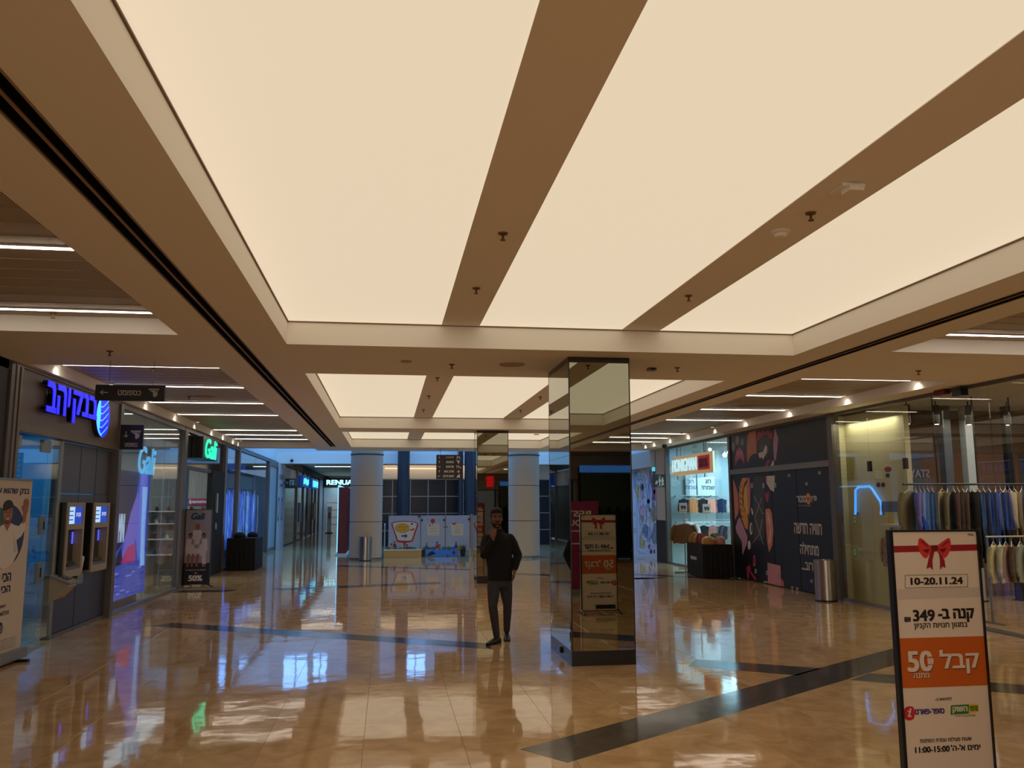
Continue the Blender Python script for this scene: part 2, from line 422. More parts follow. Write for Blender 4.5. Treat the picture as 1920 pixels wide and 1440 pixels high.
# ---- ceiling soffit with openings
xs = [-4.62, BLX0, BLX1, -1.70, -1.55, OX0, OX1, 5.11, 5.26, BRX0, BRX1, 8.62]
ys = [-8.5, -7.3, -0.9, 1.1, 8.9, 9.28, 11.05, 11.37, 19.5, 20.6, 26.1, 26.4, 27.0]
OPEN = [(-7.3, -0.9), (1.1, 9.28), (11.37, 19.5), (20.6, 26.1)]
BAYS = [(-7.3, -0.9), (1.1, 8.9), (11.05, 26.4)]
def hole(x, y):
    if OX0 < x < OX1: return any(a < y < b for a, b in OPEN)
    if BLX0 < x < BLX1 or BRX0 < x < BRX1: return any(a < y < b for a, b in BAYS)
    if -1.70 < x < -1.55 or 5.11 < x < 5.26: return y < 26.1 and y > -7.3
    return False
mb = MB()
for i in range(len(xs) - 1):
    j = 0
    while j < len(ys) - 1:
        if hole((xs[i] + xs[i + 1]) / 2, (ys[j] + ys[j + 1]) / 2): j += 1; continue
        k = j
        while k + 1 < len(ys) - 1 and not hole((xs[i] + xs[i + 1]) / 2, (ys[k + 1] + ys[k + 2]) / 2): k += 1
        mb.box(xs[i], xs[i + 1], ys[j], ys[k + 1], H, H + 0.03); j = k + 1
mb.box(-2.25, 5.8, 27.0, 27.9, H, H + 0.4)
ceil = struct('ceiling', mb, M_PLASTER, 'cream plaster ceiling with lit recesses over the arcade')
part('ceiling_slab', MB().box(-4.62, 8.62, -8.5, 27.0, 4.0, 4.12), M_PLASTER, ceil)
M_TRIM = mat('brown_edge_trim', (120, 92, 62), 0.6)
for (a, b) in OPEN:
    f = MB(); t = 0.02
    f.box(OX0 - t, OX0, a - t, b + t, H + .0301, 3.999).box(OX1, OX1 + t, a - t, b + t, H + .0301, 3.999)
    f.box(OX0, OX1, a - t, a, H + .0301, 3.999).box(OX0, OX1, b, b + t, H + .0301, 3.999)
    part('recess_fascia', f, M_PLASTER, ceil)
    f = MB(); t = 0.012
    f.box(OX0, OX0 + t, a, b, ZP - .012, ZP + .002).box(OX1 - t, OX1, a, b, ZP - .012, ZP + .002).box(OX0, OX1, a, a + t, ZP - .012, ZP + .002).box(OX0, OX1, b - t, b, ZP - .012, ZP + .002)
    part('panel_edge_trim', f, M_TRIM, ceil)
    for (u0, u1) in ((OX0 + .012, 0.56), (0.98, 2.61), (3.05, OX1 - .012)):
        part('light_panel', MB().box(u0, u1, a + .012, b - .012, ZP, ZP + .02), M_PANEL, ceil, label='glowing cream stretch-fabric ceiling panel')
    for (u0, u1) in ((0.56, 0.98), (2.61, 3.05)):
        part('ceiling_beam', MB().box(u0, u1, a, b, ZP - .006, ZP + .03), M_PLASTER, ceil)
tray = None
for (a, b) in BAYS:
    for side, (u0, u1) in enumerate(((BLX0, BLX1), (BRX0, BRX1))):
        f = MB(); t = 0.02
        f.box(u0 - t, u0, a - t, b + t, H + .0301, 3.75).box(u1, u1 + t, a - t, b + t, H + .0301, 3.75)
        f.box(u0, u1, a - t, a, H + .0301, 3.75).box(u0, u1, b, b + t, H + .0301, 3.75)
        part('bay_fascia', f, M_PLASTER, ceil)
        n = int(round((b - a) / 0.30)); st = (b - a) / n
        if a > 0:
            key = 'ceiling_tray'
            pm = MB().box(0, u1 - u0, 0.004, st - 0.004, 0, 0.012).box(0, u1 - u0, 0.004, 0.010, -0.004, 0).mesh(key); pm.materials.append(M_RIB)
            for k in range(n):
                o = bpy.data.objects.new(key, pm); COL.objects.link(o); o.location = (u0, a + k * st, ZB + 0.012); o.parent = ceil
        else: part('ceiling_tray', MB().box(u0, u1, a, b, ZB + .012, ZB + .024), M_RIB, ceil)
# slot diffusers
for nm, x0, lab in (('linear_slot_diffuser', -1.70, 'long black twin-slot air diffuser in the ceiling left of the light panels'),
                    ('linear_slot_diffuser', 5.11, 'long black twin-slot air diffuser in the ceiling right of the light panels')):
    t = thing(nm, lab, 'air vent', (x0, 10, H), group='twin-slot air diffusers')
    part('slot_trough', MB().box(x0, x0 + .15, -7.3, 26.1, H + .07, H + .08).box(x0, x0 + .006, -7.3, 26.1, H + .001, H + .069).box(x0 + .144, x0 + .15, -7.3, 26.1, H + .001, H + .069).box(x0 + .070, x0 + .076, -7.3, 26.1, H + .0061, H + .069), M_SLOT, t)
    part('centre_bar', MB().box(x0 + .064, x0 + .082, -7.3, 26.1, H - .002, H + .006), mat('diffuser_bar', (150, 120, 88), 0.5), t)
    part('edge_bar', MB().box(x0 - .012, x0 + .0, -7.3, 26.1, H - .004, H + .01), mat('diffuser_edge', (150, 130, 110), 0.5), t)
    part('edge_bar', MB().box(x0 + .15, x0 + .162, -7.3, 26.1, H - .004, H + .01), MATS['diffuser_edge'], t)

# ---- linear lights in the bays
M_TUBE = mat('linear_light_diffuser', (240, 235, 225), 0.5, emit=(255, 240, 222), es=9.5)
M_SPOTG = mat('spot_glow', (240, 235, 225), 0.5, emit=(255, 236, 205), es=1.2)
ORD = ['nearest', 'second nearest', 'third', 'fourth', 'fifth', 'sixth', 'seventh', 'eighth', 'ninth', 'tenth', 'eleventh', 'twelfth']
YS = [2.15, 4.3, 6.44, 8.56, 11.96, 14.0, 16.2, 18.35, 22.1, 23.6, 25.1]
for side in (0, 1):
    for k, y in enumerate(YS if side == 0 else YS[:4] + YS[4:]):
        u0, u1 = ((-4.32, -2.16) if side == 0 else (6.1, 7.93))
        if side == 1 and k < 4: u0 = 5.72
        t = thing('linear_light', 'slim white linear light strip, %s from the camera in the %s ceiling bay' % (ORD[k], ('left', 'right')[side]), 'ceiling light', ((u0 + u1) / 2, y, ZB), group='linear light strips in the side ceiling bays')
        part('housing', MB().box(u0, u1, y - .03, y + .03, ZB - .002, ZB + .012), mat('white_housing', (200, 190, 175), .5), t)
        part('diffuser', MB().box(u0 + .01, u1 - .01, y - .018, y + .018, ZB - .010, ZB - .002), M_TUBE, t)
# small downlights washing the outer fascias
for side in (0, 1):
    for k, y in enumerate([11.96, 14.0, 16.2, 18.35, 20.2, 22.1, 23.6, 25.1, 26.0]):
        x = -4.29 if side == 0 else 7.91
        y -= .09; d = MB().lathe((x, y), [(0.035, ZB - .004), (0.035, ZB + .01)], 12)
        t = thing('recessed_spotlight', 'tiny recessed spotlight washing the %s bay edge, %s from the camera' % (('left', 'right')[side], ORD[k]), 'ceiling light', (x, y, ZB), group='tiny spotlights along the bay edges')
        part('lens', d, M_SPOTG, t)
        part('rim', MB().lathe((x, y), [(0.045, ZB - .0025), (0.045, ZB + .012)], 12), M_WHITE, t)
        l = bpy.data.lights.new('spot_lamp', 'SPOT'); l.energy = 5.0; l.spot_size = 2.2; l.spot_blend = 1.0; l.color = (1, .88, .68); l.shadow_soft_size = .004
        o = bpy.data.objects.new('spot_lamp', l); COL.objects.link(o); o.location = (x, y, ZB - .006); o.parent = None

# ---- sprinklers, detectors
def sprinkler(p, lab):
    t = thing('sprinkler_head', lab, 'sprinkler', p, group='ceiling sprinkler heads')
    x, y, z = p
    part('escutcheon', MB().lathe((x, y), [(0.038, z), (0.034, z - .010), (0.02, z - .014)], 14), mat('sprinkler_plate', (120, 92, 66), .5, metal=.4), t)
    part('nozzle', MB().cyl((x, y), 0.009, z - .05, z - .012, 8).cyl((x, y), 0.02, z - .056, z - .05, 10), mat('brass', (110, 76, 44), .4, metal=.8), t)
ZBM = ZP - .006
for px, py, z, lab in ((943, 437, ZBM, 'sprinkler head on the left beam of the nearest light ceiling, nearer of its two'),
                       (893, 540, ZBM, 'sprinkler head on the left beam of the nearest light ceiling, farther of its two'),
                       (1520, 399, ZBM, 'sprinkler head on the right beam of the nearest light ceiling, between two detectors'),
                       (1291, 554, ZBM, 'sprinkler head on the right beam of the nearest light ceiling, near its far end'),
                       (847, 683, H, 'sprinkler head on the soffit left of the near mirrored column'),
                       (820, 708, ZBM, 'sprinkler head at the near end of the second light ceiling left beam'),
                       (804, 742, ZBM, 'sprinkler head halfway along the second light ceiling left beam'),
                       (794, 768, ZBM, 'sprinkler head at the far end of the second light ceiling left beam'),
                       (1013, 744, ZBM, 'sprinkler head on the second light ceiling right beam, nearer'),
                       (976, 769, ZBM, 'sprinkler head on the second light ceiling right beam, farther'),
                       (1270, 689, H, 'sprinkler head on the soffit right of the near mirrored column'),
                       (1722, 695, H, 'sprinkler head above the clothing shop glass on the right'),
                       (206, 658, H, 'sprinkler head on the soffit above the bank sign'),
                       (287, 690, ZB, 'sprinkler head beside the nearest light strip of the far left bay'),
                       (355, 743, ZB, 'sprinkler head between light strips of the far left bay'),
                       (1278, 811, ZB, 'sprinkler head above the kids clothing shop'),
                       (100, 586, ZB, 'sprinkler head behind the light strip in the nearest left bay')):
    sprinkler(tuple(onZ(px, py, z)), lab)
p = onZ(1463, 434, ZBM)
t = thing('smoke_detector', 'round smoke detector on the right beam of the nearest light ceiling', 'detector', p)
part('base', MB().lathe(p, [(.075, p.z), (.075, p.z - .012), (.06, p.z - .02)], 20), M_PLASTER, t)
part('sensor_cap', MB().lathe(p, [(.048, p.z - .02), (.042, p.z - .04), (.02, p.z - .048)], 18), M_PLASTER, t)
p = onZ(1588, 352, ZBM)
t = thing('motion_sensor', 'square boxy sensor with a knob on the right ceiling beam', 'detector', p)
part('back_plate', MB().box(p.x - .075, p.x + .075, p.y - .08, p.y + .08, p.z - .02, p.z), M_PLASTER, t)
part('sensor_head', MB().box(p.x - .045, p.x + .05, p.y - .11, p.y - .01, p.z - .055, p.z - .02), M_PLASTER, t)
p = onZ(1222, 690, H)
t = thing('wall_box_sensor', 'small grey rectangular device on the soffit right of the mirrored column', 'detector', p)
part('case', MB().box(p.x - .05, p.x + .05, p.y - .05, p.y + .05, H - .035, H), mat('grey_plastic', (120, 110, 95), .5), t)
part('window', MB().box(p.x - .03, p.x + .03, p.y - .054, p.y - .05, H - .028, H - .008), M_BLACKM, t)
for px, py, lab in ((960, 683, 'flat round ceiling speaker grille near the mirrored column'), (762, 677, 'small flat disc on the soffit left of the sprinkler'), (1006, 814, 'brown round detector on the soffit beyond the far mirrored column'), (382, 745, 'flat oval air valve in the far left bay'), (1400, 762, 'flat disc speaker in the far right bay')):
    z = ZB if px in (382, 1400) else H
    p = onZ(px, py, z); r = .16 if px in (960, 382, 1400) else .07
    solo('ceiling_disc', MB().lathe(p, [(r, z), (r, z - .008), (r * .8, z - .014)], 24), mat('disc_plaster', (178, 154, 126), .7), lab, 'ceiling disc', loc=p)

# ---- outer shell: back of the arcade behind the camera, side walls, far parts
M_WALLG = mat('warm_grey_wall', (150, 140, 130), .7)
M_DARKW = mat('dark_wall', (46, 44, 46), .6)
struct('wall_back', MB().box(-10, 15, -8.7, -8.5, 0, 4.1), M_WALLG)
struct('wall_left', MB().box(-4.7, -4.45, -8.5, 10.7, 0, 3.51).box(-9.5, -4.65, -8.5, -8.4, 0, 4.1), M_DARKW)
struct('wall_right', MB().box(8.45, 8.7, -8.5, 5.5, 0, 3.51), M_DARKW)
# skylit court
M_COURT = mat('white_court_wall', (222, 224, 226), .8)
struct('wall_court', MB().box(-4.8, -4.62, 27.0, 37.0, 3.51, 9.2).box(8.62, 8.8, 27.0, 37, 3.51, 9.2).box(-4.8, 8.8, 26.85, 27.0, 3.54, 9.2), M_COURT, 'white upper walls of the skylit court')
mb = MB().box(-4.8, 8.8, 37.0, 37.2, 3.51, 4.42).box(-4.8, 8.8, 37.0, 37.2, 6.0, 9.2)
wx = []
for (a, b) in ((530, 577), (586, 613), (759, 798)):
    p0, p1 = refl(a, 1262, 37), refl(b, 1262, 37); wx.append((p0.x, p1.x))
cur = -4.8
for (a, b) in wx:
    if a > cur: mb.box(cur, a, 37.0, 37.2, 4.42, 6.0)
    cur = b
mb.box(cur, 8.8, 37, 37.2, 4.42, 6.0)
struct('wall_court_far', mb, M_COURT, 'white far upper wall of the skylit court')
M_SKYG = mat('daylit_window_glass', (40, 60, 90), .3, emit=(120, 180, 255), es=4.5)
for k, (a, b) in enumerate(wx):
    o = struct('window_%d' % (k + 1), MB().box(a, b, 37.1, 37.14, 4.42, 6.0), M_SKYG, 'high court window bright with blue daylight')
    f = MB(); nn = max(2, int((b - a) / .35))
    for q in range(nn + 1): x = a + (b - a) * q / nn; f.box(x - .02, x + .02, 37.02, 37.1, 4.42, 6.0)
    for q in range(5): z = 4.42 + 1.58 * q / 4; f.box(a, b, 37.02, 37.1, z - .02, z + .02)
    part('window_bars', f, M_BLACK, o)
# far arcade beyond the court
struct('ceiling_far', MB().box(-4.62, 8.62, 36.9, 37.5, 3.51, 3.95).box(-4.62, 8.62, 37.5, 74, 3.85, 3.95), M_PLASTER, 'plaster ceiling of the far arcade')
struct('wall_left_8', MB().box(-4.62, -4.46, 37.2, 74, 3.5, 3.95), M_DARKW)
struct('wall_far', MB().box(-10, 9, 73.8, 74, 0, 4), M_DARKW)
M_LATW = mat('dark_lattice_glass', (10, 12, 20), .25)
lat = struct('wall_lattice', MB().box(-1.35, 8.45, 38.2, 38.3, 0, 2.9), M_LATW, 'dark glazed wall behind the play area with pale grid bars')
for k in range(13): part('lattice_bar', MB().box(-1.35 + .78 * k - .02, -1.35 + .78 * k + .02, 38.14, 38.2, 0, 2.9), M_ALU, lat)
for k in range(4): part('lattice_rail', MB().box(-1.35, 8.45, 38.13, 38.19, .66 + .74 * k - .02, .66 + .74 * k + .02), M_ALU, lat)
bk = struct('trim_1', MB().box(-1.35, 8.45, 38.0, 38.3, 2.9, 3.51), mat('cream_bulkhead', (214, 196, 170), .7), 'cream bulkhead above the dark lattice wall')
part('light_cove', MB().box(-.13, 2.6, 37.97, 38.0, 3.34, 3.38), emat('warm_cove', (255, 225, 190), 1.2), bk)
struct('wall_corridor', MB().box(-1.4, -1.3, 38.2, 74, 0, 3.85), M_DARKW)
M_NAVY = mat('navy_steel', (50, 50, 56), .35)
for px0, px1, r_, lab in ((745, 768, None, 'thick navy steel column left of the hanging directory sign'), (859, 868, None, 'slim navy steel post right of the directory sign'), (871, 889, None, 'navy steel column beside the far mirrored column')):
    a, b = onY(px0, 900, 36.3), onY(px1, 900, 36.3); c = ((a.x + b.x) / 2, 36.3); r_ = (b.x - a.x) / 2
    t = thing('steel_column', lab, 'column', (c[0], c[1], 0), group='navy steel columns in the court')
    mbb = MB().cyl(c, r_, 0, 8.8, 28); mbb.smooth = True
    part('shaft', mbb, M_NAVY, t)
    part('base_collar', MB().lathe(c, [(r_ + .03, 0), (r_ + .03, .12), (r_ + .005, .14)], 28), M_NAVY, t)

# ---- round columns
M_COLP = mat('cream_column_panel', (205, 190, 170), .45, bump=.02)
for cx, lab in ((-0.70, 'thick round cream column beside the steel waste bin'), (4.62, 'thick round cream column right of the far mirrored column')):
    t = thing('round_column', lab, 'column', (cx, 29.15, 0), group='round cream panelled columns')
    zz = [0.06, 1.235, 2.415, 3.44, 8.8]
    for k in range(4):
        a, b = zz[k] + .008, zz[k + 1] - .008
        part('drum_panel', MB().lathe((cx, 29.15), [(.525, a), (.535, a + .006), (.535, b - .006), (.525, b)], 48), M_COLP, t)
    part('core', MB().lathe((cx, 29.15), [(.515, 0), (.515, 8.8)], 40), M_FRAME, t)
    part('base_ring', MB().lathe((cx, 29.15), [(.53, 0), (.53, .055)], 40), M_ALU, t)
    part('head_ring', MB().lathe((cx, 29.15), [(.56, 3.44), (.56, 3.47), (.54, 3.475)], 40), M_FRAME, t)

# ---- mirrored columns
def mirror_col(x0, x1, y0, y1, lab, tilt=0.0):
    t = thing('mirrored_column', lab, 'column', ((x0 + x1) / 2, (y0 + y1) / 2, 0), group='square mirror-clad columns')
    part('core', MB().box(x0 + .03, x1 - .03, y0 + .07, y1 - .03, 0, H), M_BLACKM, t)
    part('plinth', MB().box(x0, x1, y0, y1, 0, .16), M_MIRFRAME, t)
    part('top_band', MB().box(x0, x1, y0, y1, 3.45, H), M_MIRFRAME, t)
    zz = [.16, 1.262, 2.352, 3.45]; e = .012
    for k in range(3):
        a, b = zz[k] + .0015, zz[k + 1] - .0015
        for (q, nm) in ((MB().prism([(x0 + e, y0 + .002, a), (x1 - e, y0 + .002 + tilt, a), (x1 - e, y0 + .012 + tilt, a), (x0 + e, y0 + .012, a)], (0, 0, b - a)), 0), (MB().box(x0 + e, x1 - e, y1 - .012, y1 - .002, a, b), 0),
                        (MB().box(x0 + .002, x0 + .012, y0 + e, y1 - e, a, b), 0), (MB().box(x1 - .012, x1 - .002, y0 + e, y1 - e, a, b), 0)):
            part('mirror_panel', q, M_MIRROR, t)
    for (x, y) in ((x0, y0), (x1 - .014, y0), (x0, y1 - .014), (x1 - .014, y1 - .014)):
        part('corner_trim', MB().box(x, x + .014, y, y + .014, .16, 3.45), M_MIRFRAME, t)
    yy = (y0 * .55 + y1 * .45)
    part('socket', MB().cyl((yy, .09), .035, x0 - .02, x0, 14, axis='x'), M_BLACKM, t)
mirror_col(2.07, 2.81, 9.68, 10.94, 'near tall square mirrored column reflecting the sign stand')
mirror_col(2.05, 2.79, 19.87, 20.56, 'far tall square mirrored column behind the walking man')

# ---- bins
def bin_(x, y, r_, h, lab):
    t = thing('waste_bin', lab, 'bin', (x, y, 0), group='cylindrical steel waste bins')
    part('drum', MB().lathe((x, y), [(r_, .015), (r_, h - .05), (r_ - .01, h - .05), (r_ - .012, .05)], 36), M_STEEL, t)
    part('lid_ring', MB().lathe((x, y), [(r_ + .004, h - .05), (r_ + .004, h), (r_ * .62, h + .004), (r_ * .6, h - .03)], 36), M_STEEL, t)
    part('base_ring', MB().lathe((x, y), [(r_ + .003, 0), (r_ + .003, .03)], 36), M_BLACK, t)
    part('opening', MB().lathe((x, y), [(r_ * .58, h - .028), (r_ * .58, h - .02)], 24), M_BLACKM, t)
bin_(-.68, 28.4, .20, .77, 'brushed steel waste bin in front of the left round column')
bin_(8.07, 15.2, .195, .75, 'brushed steel waste bin by the black hoarding')
O2 = ['first', 'second', 'third', 'fourth', 'fifth', 'sixth', 'seventh', 'eighth', 'ninth', 'tenth', 'eleventh', 'twelfth']
O3 = ['lowest', 'second', 'third', 'top']
# ================================================================== LEFT SHOPS
UL, VZ = Vector((0, 1, 0)), Vector((0, 0, 1))          # left wall faces +x; viewer's right is +y
def post(nm, lab, x0, x1, y0, y1, z0=0.0, z1=H, m=None, parent=None):
    o = part(nm, MB().box(x0, x1, y0, y1, z0, z1), m or M_FRAME, parent)
    if parent is None: o['kind'] = 'structure'
    return o
# partition walls and rooms behind the left shopfronts
M_ROOMB = mat('bank_room_wall', (120, 170, 200), .6)
M_ROOMG = mat('shoe_room_wall', (205, 205, 205), .6)
M_CEILS = mat('shop_ceiling', (190, 190, 188), .8)
o = struct('wall_left_2', MB().box(-9.6, -9.5, -8.5, 70, 0, 4.1), M_ROOMG)
struct('wall_left_3', MB().box(-9.5, XL - .02, 10.72, 10.82, 0, 3.51), M_DARKW)
struct('wall_left_4', MB().box(-9.5, XL - .35, 15.0, 15.08, 0, 3.51), M_ROOMB)
struct('wall_left_5', MB().box(-9.5, XL - .1, 24.0, 24.4, 0, 3.51), mat('grey_wood_cladding', (150, 148, 140), .6, noise=.16, nscale=3, stretch=(9, 1, .5)))
struct('wall_left_6', MB().box(-9.5, XL - .1, 33.2, 33.35, 0, 3.51), M_ROOMG)
struct('ceiling_shops_left', MB().box(-9.6, -4.62, 10.7, 38.6, 3.51, 3.6), M_CEILS)

# ---- dark shopfront nearest on the left, just inside the frame
t = thing('dark_shopfront', 'dark shopfront pane at the left edge of the photo beside the bank', 'shopfront', (XL, 10.3, 0))
part('pane', MB().box(XL - .05, XL - .03, 9.2, 10.7, .1, 3.4), mat('dark_tinted_glass', (24, 24, 28), .06), t)
part('head_rail', MB().box(XL - .06, XL, 9.2, 10.75, 3.4, H), M_FRAME, t)
part('sill', MB().box(XL - .06, XL, 9.2, 10.75, 0, .1), M_FRAME, t)
part('mullion', MB().box(XL - .08, XL + .02, 10.74, 10.84, 0, H), M_FRAME, t)

# ---- bank front
bank = thing('bank_shopfront', 'grey bank front with header panel, open glass door and cash machine wall', 'shopfront', (XL, 13, 0))
M_HEAD = mat('bank_header_panel', (122, 108, 98), .45, bump=.01)
M_HEADT = mat('bank_header_trim', (126, 112, 96), .4, metal=.3)
part('header_panel', MB().box(XL - .06, XL, 11.051, 14.955, 2.80, 3.469), M_HEAD, bank)
part('header_rail', MB().box(XL - .10, XL + .03, 11.051, 14.955, 2.70, 2.799), M_HEADT, bank)
part('header_top_trim', MB().box(XL - .06, XL + .02, 10.86, 14.955, 3.471, H - .001), M_HEADT, bank)
for (y0, y1) in ((10.86, 10.93), (10.98, 11.048)): part('mullion', MB().box(XL - .06, XL + .03, y0, y1, 0, 3.469), M_HEADT, bank)
part('end_post', MB().box(XL - .30, XL + .03, 14.96, 15.12, 0, H), M_FRAME, bank)
M_ATMW = mat('bank_wall_panel', (92, 92, 102), .4)
M_ATML = mat('bank_wall_lower_panel', (48, 50, 62), .35)
for (y0, y1) in ((12.72, 13.58), (13.60, 14.28), (14.30, 14.94)):
    part('wall_panel', MB().box(XL - .16, XL - .10, y0 + .006, y1 - .006, .82, 1.96), M_ATMW, bank)
    part('wall_panel', MB().box(XL - .16, XL - .10, y0 + .006, y1 - .006, 1.975, 2.69), M_ATMW, bank)
for (y0, y1) in ((12.72, 13.6), (13.62, 14.94)):
    part('lower_panel', MB().box(XL - .16, XL - .07, y0, y1, .06, .81), M_ATML, bank)
part('kick_plate', MB().box(XL - .16, XL - .05, 12.7, 14.96, 0, .055), M_FRAME, bank)
part('door_jamb', MB().box(XL - .16, XL - .04, 12.66, 12.72, 0, 2.7), M_ALU, bank)
# glass door leaf with patch fittings
part('fixed_pane', MB().box(XL - .07, XL - .058, 12.22, 12.66, .06, 2.68), M_GLASSB, bank)
dl = part('door_leaf', MB().box(XL - .07, XL - .058, 11.08, 12.20, .08, 2.62), glass('bank_door_glass', (.55, .82, .95), 1.4), bank, label='blue tinted glass door leaf')
for (z0, z1) in ((1.42, 1.66), (.80, 1.06)):
    part('lock_fitting', MB().box(XL - .09, XL - .035, 12.12, 12.24, z0, z1), M_ALU, dl)
    part('lock_slot', MB().box(XL - .036, XL - .03, 12.165, 12.195, z0 + .07, z1 - .07), M_BLACKM, dl)
part('patch_fitting', MB().box(XL - .09, XL - .035, 11.08, 11.30, 2.50, 2.66), M_ALU, dl)
part('patch_fitting', MB().box(XL - .09, XL - .035, 12.0, 12.24, 2.50, 2.66), M_ALU, dl)
# frosted gradient sheet inside the bank: a lit wall
gb = struct('wall_bank_inner', MB().box(-6.4, -6.3, 10.9, 14.9, 0, 3.0), mat('blue_frosted_panel', (60, 140, 190), .5))
pl = Plane((-6.3, 10.9, 0), (0, 1, 0), (0, 0, 1), gb)
pl.rect(0, 4, 1.62, 1.86, mat('soft_green_band', (96, 130, 70), .6)); pl.rect(0, 4, .0, .55, mat('deep_blue_band', (30, 60, 82), .6))
pl.rect(0, 4, 1.5, 1.62, mat('mid_teal_band', (70, 130, 130), .6)); pl.rect(0, 4, 1.86, 1.98, MATS['mid_teal_band'])
solo('bench', MB().box(-5.6, -5.1, 11.3, 12.6, .40, .47).box(-5.5, -5.2, 11.5, 11.6, 0, .4).box(-5.5, -5.2, 12.3, 12.4, 0, .4), mat('bench_blue', (60, 84, 104), .5), 'low blue-grey bench just inside the bank door', 'bench', loc=(-5.35, 12, 0))

# ---- bank lettering and emblem
bs = thing('bank_sign', 'glowing blue Hebrew bank sign with leaf shaped emblem', 'sign', (XL, 13, 3.15))
M_BLUE = mat('glowing_blue_letter', (10, 10, 60), .4, emit=(24, 24, 255), es=1.6)
M_SIDE = mat('letter_return', (40, 36, 60), .5)
M_CYAN = mat('glowing_cyan_stripe', (10, 10, 60), .4, emit=(70, 190, 255), es=1.5)
def chan(body, y, z, h, wdt):
    text(bs, body, (XL + .03, y, z), UL, VZ, h, M_SIDE, wdt=wdt * 1.03, bold=.035, thick=.06, name='letter_return')
    text(bs, body, (XL + .092, y, z), UL, VZ, h, M_BLUE, wdt=wdt, bold=.03, thick=.006, name='letter_face')
ba, bb = onX(86, 750, XL + .09), onX(181, 770, XL + .09)
chan(heb('בנק'), (bb.y * .72 + ba.y * .28) + .05, 3.17, .46, (bb.y - ba.y) * .52)
chan(heb('יהב'), (bb.y * .19 + ba.y * .81) + .06, 3.20, .40, (bb.y - ba.y) * .42)
ea, eb = onX(183, 780, XL + .09), onX(208, 780, XL + .09)
ec, er = (ea.y + eb.y) / 2, (eb.y - ea.y) / 2
pe = Plane((XL + .02, ec, 3.16), UL, VZ, bs)
part('emblem_body', MB().prism([pe.pt(a, b) for a, b in ell((0, 0), er, .32, 28)], pe.n * .05), M_SIDE, bs)
pe = Plane((XL + .07, ec, 3.16), UL, VZ, bs)
pe.art(ell((0, 0), er, .32, 28), M_BLUE, 1, 'emblem_face')
pe.art([(x * 1.0, y) for x, y in ell((0, 0), er * .97, .31, 16, PI / 2, 1.5 * PI)] + [(-er * .45, -.22), (-er * .35, 0), (-er * .45, .22)], M_CYAN, 2, 'emblem_edge')
for k in range(5):
    z = .20 - k * .105
    pts = [(-er * .4, z - .05), (-er * .1, z - .045), (er * .35, z + .02), (er * .75, z + .09)]
    pts = [(a, b) for a, b in pts if True]
    pe.art(pts + [(a, b - .018) for a, b in reversed(pts)], M_CYAN, 3, 'emblem_stripe')

# ---- ATMs
M_BEZ = mat('atm_bezel', (176, 160, 134), .4, metal=.25)
M_SCR = mat('atm_screen_white', (10, 10, 10), .3, emit=(190, 225, 255), es=.9)
M_SCRB = mat('atm_screen_blue', (10, 10, 10), .3, emit=(30, 70, 190), es=.9)
M_TXTE = mat('screen_print_white', (10, 10, 10), .3, emit=(220, 235, 255), es=.9)
for (y0, y1, lab) in ((12.80, 13.50, 'wall cash machine nearer the bank door'), (13.90, 14.64, 'wall cash machine farther from the bank door')):
    t = thing('cash_machine', lab, 'atm', (XL - .08, (y0 + y1) / 2, .8), group='two cash machines in the bank wall')
    x = XL + .04; xw = XL - .10
    part('side_casing', MB().box(xw, x - .02, y0 - .04, y0, .84, 1.84), M_BLACK, t)
    f = MB().box(xw, x, y0, y0 + .07, .80, 1.84).box(xw, x, y1 - .07, y1, .80, 1.84).box(xw, x - .001, y0 + .0705, y1 - .0705, .80, .90).box(xw, x - .001, y0 + .0705, y1 - .0705, 1.78, 1.84).box(xw, x - .001, y0 + .0705, y1 - .0705, 1.46, 1.54)
    part('bezel', f, M_BEZ, t)
    part('recess_back', MB().box(xw, xw + .02, y0 + .07, y1 - .07, .90, 1.46), mat('recess_dark', (40, 36, 34), .4), t)
    part('recess_shelf', MB().prism([(xw, y0 + .07, .90), (x - .01, y0 + .07, .90), (x - .01, y0 + .07, .93), (xw, y0 + .07, 1.02)], (0, y1 - y0 - .14, 0)), mat('atm_shelf', (120, 112, 104), .35, metal=.5), t)
    sc = part('screen', MB().box(x - .035, x - .025, y0 + .07, y1 - .07, 1.54, 1.78), M_SCR, t)
    sp = Plane((x - .025, y0 + .07, 1.54), UL, VZ, sc); W = y1 - y0 - .14
    sp.rect(W * .5, W, 0, .24, M_SCRB, 1, 'screen_blue')
    sp.text('בנק יהב', W * .75, .12, .07, M_TXTE, wdt=W * .34, layer=2, rtl=True)
    for q in range(3): sp.rect(W * .08, W * .4, .05 + q * .06, .065 + q * .06, M_SCRB, 1, 'screen_line')
    part('keypad', MB().box(xw + .03, x - .03, y0 + .2, y1 - .2, .955, .985), M_BLACK, t)
    part('slot_light', MB().box(xw + .02, xw + .03, y1 - .14, y1 - .10, 1.25, 1.42), mat('blue_slot_light', (10, 10, 30), .4, emit=(80, 90, 230), es=1.2), t)
t = thing('notice_holder', 'small grey leaflet holder between the two cash machines', 'holder', (XL - .10, 13.62, .78))
part('back_plate', MB().box(XL - .10, XL - .05, 13.50, 13.74, .66, 1.12), M_ALU, t)
part('pocket', MB().box(XL - .05, XL - .01, 13.50, 13.74, .66, .80), M_ALU, t)
part('paper', MB().prism([(XL - .045, 13.53, .76), (XL - .02, 13.53, .80), (XL + .01, 13.53, 1.04), (XL - .04, 13.53, 1.08)], (0, .16, 0)), M_WHITE, t)
t = thing('notice_sticker', 'round printed sticker on the wall above the leaflet holder', 'sticker', (XL - .10, 13.62, 1.7))
